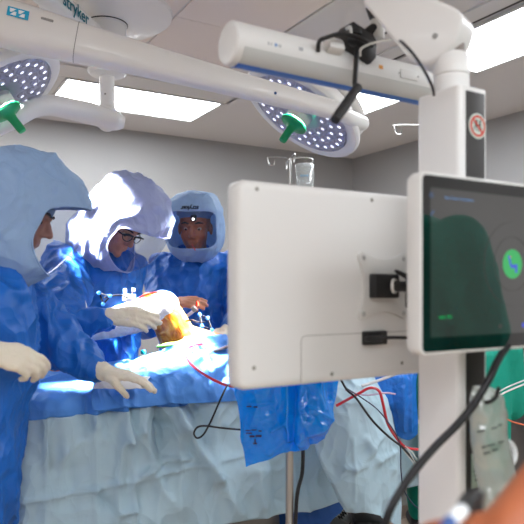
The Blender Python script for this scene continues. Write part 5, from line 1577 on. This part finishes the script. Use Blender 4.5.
# ---- instruments and lines on the drape
tr_ = thing('instrument_tray', 'steel instrument with a flat grey handle lying beside the monitor edge', 'surgical instrument', W(215, 350, 2.72))
MB().box(W(217, 350, 2.72), (0.18, 0.05, 0.012), None, 0.003, rot=Matrix.Rotation(-0.32, 3, 'Y')).build('handle', mat('dark_steel', (120, 118, 125), .25, metal=.9), tr_)
MB().box(W(203, 354, 2.70), (0.05, 0.03, 0.008), None, 0.003, rot=Matrix.Rotation(-0.32, 3, 'Y')).build('blade', mat('dark_tip', (60, 58, 66), .3, metal=.7), tr_)
def tube_thing(name, pts, r, m, label, cat, n=8, seg=10):
    o = MB().tube(catmull([V(p) for p in pts], seg), r, n).build(name, m, None)
    return props(o, label, cat)
m_redt = mat('tube_red', (205, 30, 48), 0.3, coat=.5)
tube_thing('suction_tube', [W(203, 344, 2.72), W(196, 345, 2.71), W(188, 348, 2.66), W(186, 356, 2.60), W(192, 365, 2.54), W(205, 375, 2.46), (W(218, 382, 2.40)), W(230, 386, 2.36), W(245, 386, 2.33), W(262, 380, 2.35)], 0.0055, m_redt, 'red tube curving over the blue drape below the knee', 'tube')
tube_thing('wire', [W(207, 350, 2.70), W(201, 342, 2.68), W(197, 337, 2.70), W(200, 335, 2.72), W(205, 340, 2.70), W(203, 347, 2.66), W(196, 349, 2.64), W(193, 345, 2.65), W(199, 343, 2.68)], 0.0016, mat('wire_slate', (70, 80, 110), .4), 'thin looped slate wire lying above the red tube', 'wire')
tube_thing('cable', [W(238, 378, 2.36), W(228, 385, 2.34), W(222, 396, 2.30), W(215, 412, 2.27), W(209, 425, 2.25), W(203, 435, 2.22), W(197, 438, 2.21), W(194, 433, 2.22), W(198, 427, 2.23), W(207, 426, 2.22), W(222, 428, 2.22), W(245, 430, 2.24)], 0.0035, m_rub, 'thin black cable looping down the pale drape below the monitor corner', 'cable')
tube_thing('cable', [W(303, 440, 2.20), W(303, 456, 2.18), W(302, 474, 2.17), W(298, 490, 2.16), W(296, 510, 2.15), W(295, 560, 2.15)], 0.0065, m_rub, 'black cable hanging down beside the steel pole', 'cable')
tube_thing('cable', [W(340, 378, 2.40), W(347, 390, 2.40), (W(356, 398, 2.38)), W(372, 420, 2.36), W(388, 436, 2.38), W(402, 447, 2.45), W(412, 458, 2.52), W(424, 470, 2.55)], 0.0042, m_rub, 'black cable falling across the short pale drape towards the column', 'cable')
tube_thing('cable', [W(346, 388, 2.41), W(362, 398, 2.39), W(378, 410, 2.38), W(392, 428, 2.42), W(400, 445, 2.46), W(401, 470, 2.46), W(404, 490, 2.46), W(414, 505, 2.44), W(425, 512, 2.4)], 0.0024, mat('wire_navy', (40, 44, 80), .4), 'thin navy cable hanging down the edge of the short pale drape', 'cable')
tube_thing('suction_tube', [W(336, 406, 2.44), W(345, 401, 2.44), W(358, 394, 2.42), W(370, 388, 2.42), W(379, 391, 2.42), W(383, 404, 2.42), W(388, 424, 2.44), W(398, 440, 2.5), W(408, 448, 2.52), W(428, 450, 2.55)], 0.0055, m_redt, 'red tube arching over the short pale drape beside the column', 'tube')
tube_thing('line', [W(362, 386, 2.46), W(380, 380, 2.48), W(398, 373, 2.5), W(425, 362, 2.55)], 0.006, mat('line_clear', (200, 205, 208), .2), 'pale grey suction line running up towards the column behind the monitor corner', 'tube')
tube_thing('line', [W(345, 390, 2.44), W(365, 395, 2.43), W(385, 393, 2.44), W(395, 394, 2.5)], 0.0035, mat('line_pink', (205, 190, 215), .2), 'thin pale tube lying across the red tube', 'tube')
m_wh = mat('wire_white', (225, 225, 222), .4)
for i, (a, b) in enumerate(((0, 0), (2, 5), (-2, 9))):
    tube_thing('wire', [W(405 + a, 446 + b * .4, 2.50), W(412, 452 + b, 2.5), W(418, 460 + b, 2.5), W(430, 468 + b, 2.5)], 0.002, m_wh, 'thin white wire in the small bundle beside the column', 'wire')['group'] = 'white wires beside the column'
# lines crossing the teal back
tube_thing('line', [W(470, 408, 2.5), W(488, 402, 2.48), W(506, 392, 2.48), W(530, 382, 2.5)], 0.0035, m_wh, 'white line crossing the teal scrubs, upper of the two', 'tube')
tube_thing('line', [W(470, 404, 2.5), W(488, 398, 2.48), W(506, 388, 2.48), W(530, 378, 2.5)], 0.003, mat('line_clear', 0), 'clear line running just above the white one across the teal scrubs', 'tube')
tube_thing('line', [W(490, 414, 2.48), W(504, 418, 2.47), W(516, 423, 2.47), W(535, 427, 2.48)], 0.003, mat('line_orange', (215, 110, 70), .4), 'orange line crossing the teal scrubs behind the hanging bag', 'tube')

# ---- big foreground cable from the touchscreen down to the lower edge
tube_thing('cable', [W(508, 345, 1.30), W(498, 360, 1.27), W(489, 379, 1.24), W(474, 404, 1.22), W(458, 424, 1.20), W(436, 446, 1.18), W(415, 470, 1.16), W(400, 492, 1.15), W(388, 515, 1.14), W(376, 560, 1.14)], 0.0075, m_rub, 'thick black cable sweeping diagonally in front of the white column', 'cable', 12)

# ---- hanging clear bag on a black hook
hb = thing('fluid_bag', 'clear plastic bag with dark print hanging on the black hook beside the column', 'bag', W(497, 400, 1.30))
def bagrow(y, x0, x1, d0, th_):
    n = 18
    row = []
    for i in range(n):
        a = 2 * PI * i / n
        px_ = (x0 + x1) / 2 + (x1 - x0) / 2 * math.cos(a)
        row.append(W(px_, y, d0 + th_ * math.sin(a)))
    return row
m_pl = clear_mat('bag_film', (228, 236, 230), 0.14, 0.10, haze=0.5, hazecol=(205, 214, 206))
rws = [bagrow(386, 474, 490, 1.30, .004), bagrow(392, 471, 499, 1.30, .010), bagrow(400, 470, 504, 1.30, .018), bagrow(420, 471, 508, 1.30, .024), bagrow(445, 472, 511, 1.30, .028), bagrow(470, 476, 516, 1.30, .028), bagrow(492, 480, 518, 1.29, .025), bagrow(505, 482, 520, 1.28, .015), bagrow(512, 484, 520, 1.28, .004)]
cols_ = [catmull([r_[j] for r_ in rws], 6) for j in range(18)]
dense = [[c_[i] for c_ in cols_] for i in range(len(cols_[0]))]
dense = [catmull(r_ + [r_[0]], 3)[:-1] for r_ in dense]
for r_ in dense:
    for i, p in enumerate(r_):
        q = p * 34
        r_[i] = p + V((0, 1, 0)) * 0.006 * (ridged(q) - .3) + V((1, 0, 0)) * 0.004 * noise.noise(q * .6 + V((3, 0, 0))) + V((0, 1, 0)) * 0.003 * ridged(q * 2.3)
MB().loft(dense).build('pouch', m_pl, hb, ang=0)
pr = MB()
for i, (a, b, w_) in enumerate(((481, 431, 8), (494, 428, 6), (500, 425, 4), (484, 447, 5), (491, 445, 8), (501, 442, 6), (487, 453, 7), (495, 450, 6))):
    c0 = W(a, b, 1.268)
    pr.box(c0, (w_ * 0.002, 0.001, 0.0035), None, 0, rot=Matrix.Rotation(-0.25, 3, 'Y'))
pr.build('print', mat('print_soft', (70, 80, 76), .6), hb, smooth=False)
MB().tube(catmull([W(504, 440, 1.31), W(512, 445, 1.33), W(515, 455, 1.33), W(511, 466, 1.32)], 6), 0.006, 10).build('port', wht, hb)
hk = MB().tube(catmull([W(478, 397, 1.335), W(485, 402, 1.29), W(491, 401, 1.28), W(496, 397, 1.28), W(498, 391, 1.28), W(499, 387, 1.28)], 6), 0.0042, 12).build('hook', m_black, None)
props(hk, 'black hook on the side of the white column', 'hook')

# ---- IV poles
def iv_pole(x, y, ztop, label, angs, r=0.011, span=0.17):
    t = thing('iv_pole', label, 'iv pole', (x, y, 0))
    MB().tube([V((x, y, 0.07)), V((x, y, ztop))], r, 14).build('pole', m_steel, t)
    MB().tube([V((x, y, ztop - .28)), V((x, y, ztop - .20))], r * 1.5, 14).build('collar', m_black, t)
    for a in angs:
        dx, dy = math.cos(a), math.sin(a)
        P = [V((x, y, ztop - 0.01)), V((x + dx * span * .5, y + dy * span * .5, ztop + 0.005)), V((x + dx * (span - .01), y + dy * (span - .01), ztop)), V((x + dx * span, y + dy * span, ztop - 0.02)), V((x + dx * (span - .012), y + dy * (span - .012), ztop - 0.055)), V((x + dx * (span - .045), y + dy * (span - .045), ztop - 0.055)), V((x + dx * (span - .05), y + dy * (span - .05), ztop - 0.025))]
        MB().tube(catmull(P, 5), 0.0042, 8).build('hook', m_steel, t)
    for i in range(5):
        a = i * 2 * PI / 5; e = V((x + 0.28 * math.cos(a), y + 0.28 * math.sin(a), 0.06))
        l = MB().tube([V((x, y, 0.09)), e], 0.012, 10).build('leg', m_steel, t)
        MB().lathe([(0, -.012), (0.027, -.012), (0.027, .012), (0, .012)], mtx(e - V((0, 0, 0.033)), V((0, 0, 1)), V((math.cos(a), math.sin(a), 0)), V((-math.sin(a), math.cos(a), 0))), 18).build('caster', m_black, l)
    return t
q = W(290.5, 158, 4.7)
iv_pole(q.x, q.y, q.z, 'steel drip pole with curled hooks behind the monitor', [0.15 + i * PI / 2 for i in range(4)])
q2 = W(452, 127, 4.15)
iv_pole(q2.x, q2.y, q2.z, 'steel drip pole behind the column with one curled hook showing', [PI + 0.12, PI / 2 - 0.2], span=0.39)
ib = thing('drip_bag', 'clear drip bag with pale blue print hanging from the drip pole', 'drip bag', W(304, 172, 4.66))
rws = []
for y, x0, x1, th_ in ((163, 298, 311, .004), (165, 295, 314, .012), (172, 295.5, 314, .022), (182, 296, 314, .026), (196, 297, 313, .022), (200, 303, 307, .006)):
    n = 16
    rws.append([W((x0 + x1) / 2 + (x1 - x0) / 2 * math.cos(a), y, 4.66 + th_ * math.sin(a)) for a in np.linspace(0, 2 * PI, n + 1)[:-1]])
MB().loft(rws).build('pouch', clear_mat('drip_film', (232, 236, 236), 0.12, 0.1, haze=0.35, hazecol=(205, 210, 208)), ib, ang=0)
lb = MB()
for i in range(3): lb.box(W(301.5 + i * 3, 175.5, 4.63), (0.013, 0.001, 0.012), None)
lb.build('print', mat('drip_print', (120, 160, 190), .5), ib, smooth=False)
MB().tube([W(304.5, 164, 4.66), W(304.5, 160.5, 4.66), W(306.5, 160, 4.66)], 0.003, 8).build('hanger', m_steel, ib)

# ---- things on the floor below the hem
m_blk2 = mat('black_rubber', (22, 22, 24), .5)
pd = thing('foot_pedal', 'black foot pedal on the floor beyond the short pale drape', 'foot pedal', (W(366, 520, 3.3).x, 3.42, 0))
c_ = V((W(366, 520, 3.42).x, 3.42, 0))
MB().box(c_ + V((0, 0, 0.03)), (0.2, 0.26, 0.05), None, .02, 3).build('base', m_blk2, pd)
MB().box(c_ + V((0, -0.02, 0.075)), (0.16, 0.18, 0.03), None, .014, 3, rot=Matrix.Rotation(0.15, 3, 'X')).build('pedal', m_blk2, pd)
def coil(p0, p1, r, turns, label):
    ax = (p1 - p0); x_, y_, z_ = frame_from(ax); P = []
    for i in range(turns * 12):
        t_ = i / (turns * 12 - 1); a = t_ * turns * 2 * PI
        P.append(p0 + ax * t_ + (x_ * math.cos(a) + y_ * math.sin(a)) * r)
    o = MB().tube(P, 0.0035, 6).build('coiled_cable', m_blk2, None)
    return props(o, label, 'cable')
coil(V((-0.075, 3.45, 0.12)), V((0.02, 3.42, 0.016)), 0.012, 14, 'black coiled cable on the floor under the long drape')
coil(V((0.50, 3.40, 0.16)), V((0.36, 3.36, 0.016)), 0.012, 14, 'black coiled cable in front of the foot pedal')
gb_ = thing('footswitch', 'grey rounded footswitch on the floor behind the dark blue drape', 'footswitch', (0.34, 3.42, 0))
MB().box((0.36, 3.46, 0.035), (0.24, 0.18, 0.06), None, 0.028, 4).build('housing', m_grey, gb_)
MB().box((0.36, 3.43, 0.072), (0.12, 0.08, 0.012), None, 0.005).build('button', m_steel, gb_)
sb_ = thing('kick_bucket', 'dark low bucket on the floor under the left hem of the drape', 'bucket', (-0.43, 3.2, 0))
MB().lathe([(0, 0.004), (0.12, 0.004), (0.15, 0.17), (0.152, 0.17), (0.122, 0.0), (0, 0.0)], T((-0.43, 3.2, 0)), 36).build('shell', mat('bucket_dark', (58, 60, 66), .4), sb_)
# white cart edge between drape and column
ct_ = thing('supply_cart', 'white cart with a label, just left of the column behind the drape', 'cart', (0.86, 3.75, 0))
MB().box((0.86, 3.75, 0.36), (0.26, 0.30, 0.60), None, 0.01).build('cabinet', m_shell, ct_)
MB().box((0.80, 3.597, 0.28), (0.05, 0.004, 0.10), None, 0.001).build('label', mat('label_green', 0), ct_)
for i_ in (-1, 1):
    for j_ in (-1, 1):
        MB().lathe([(0, -.012), (0.03, -.012), (0.03, .012), (0, .012)], mtx(V((0.86 + i_ * 0.1, 3.75 + j_ * .12, 0.03)), V((0, 0, 1)), V((0, 1, 0)), V((1, 0, 0))), 18).build('caster', m_black, ct_)
# machine corner seen above the teal shoulder
mc = thing('anesthesia_machine', 'grey steel and black equipment top just visible above the teal shoulder', 'medical machine', (1.62, 3.35, 0))
MB().box((1.66, 3.4, 0.46), (0.50, 0.45, 0.92), None, 0.015).build('cabinet', mat('machine_dark', (52, 54, 56), .4), mc)
MB().box((1.62, 3.38, 0.94), (0.60, 0.55, 0.03), None, 0.01).build('worktop', m_steel, mc)
MB().box((1.64, 3.42, 1.015), (0.40, 0.35, 0.12), None, 0.02).build('monitor_base', m_black, mc)
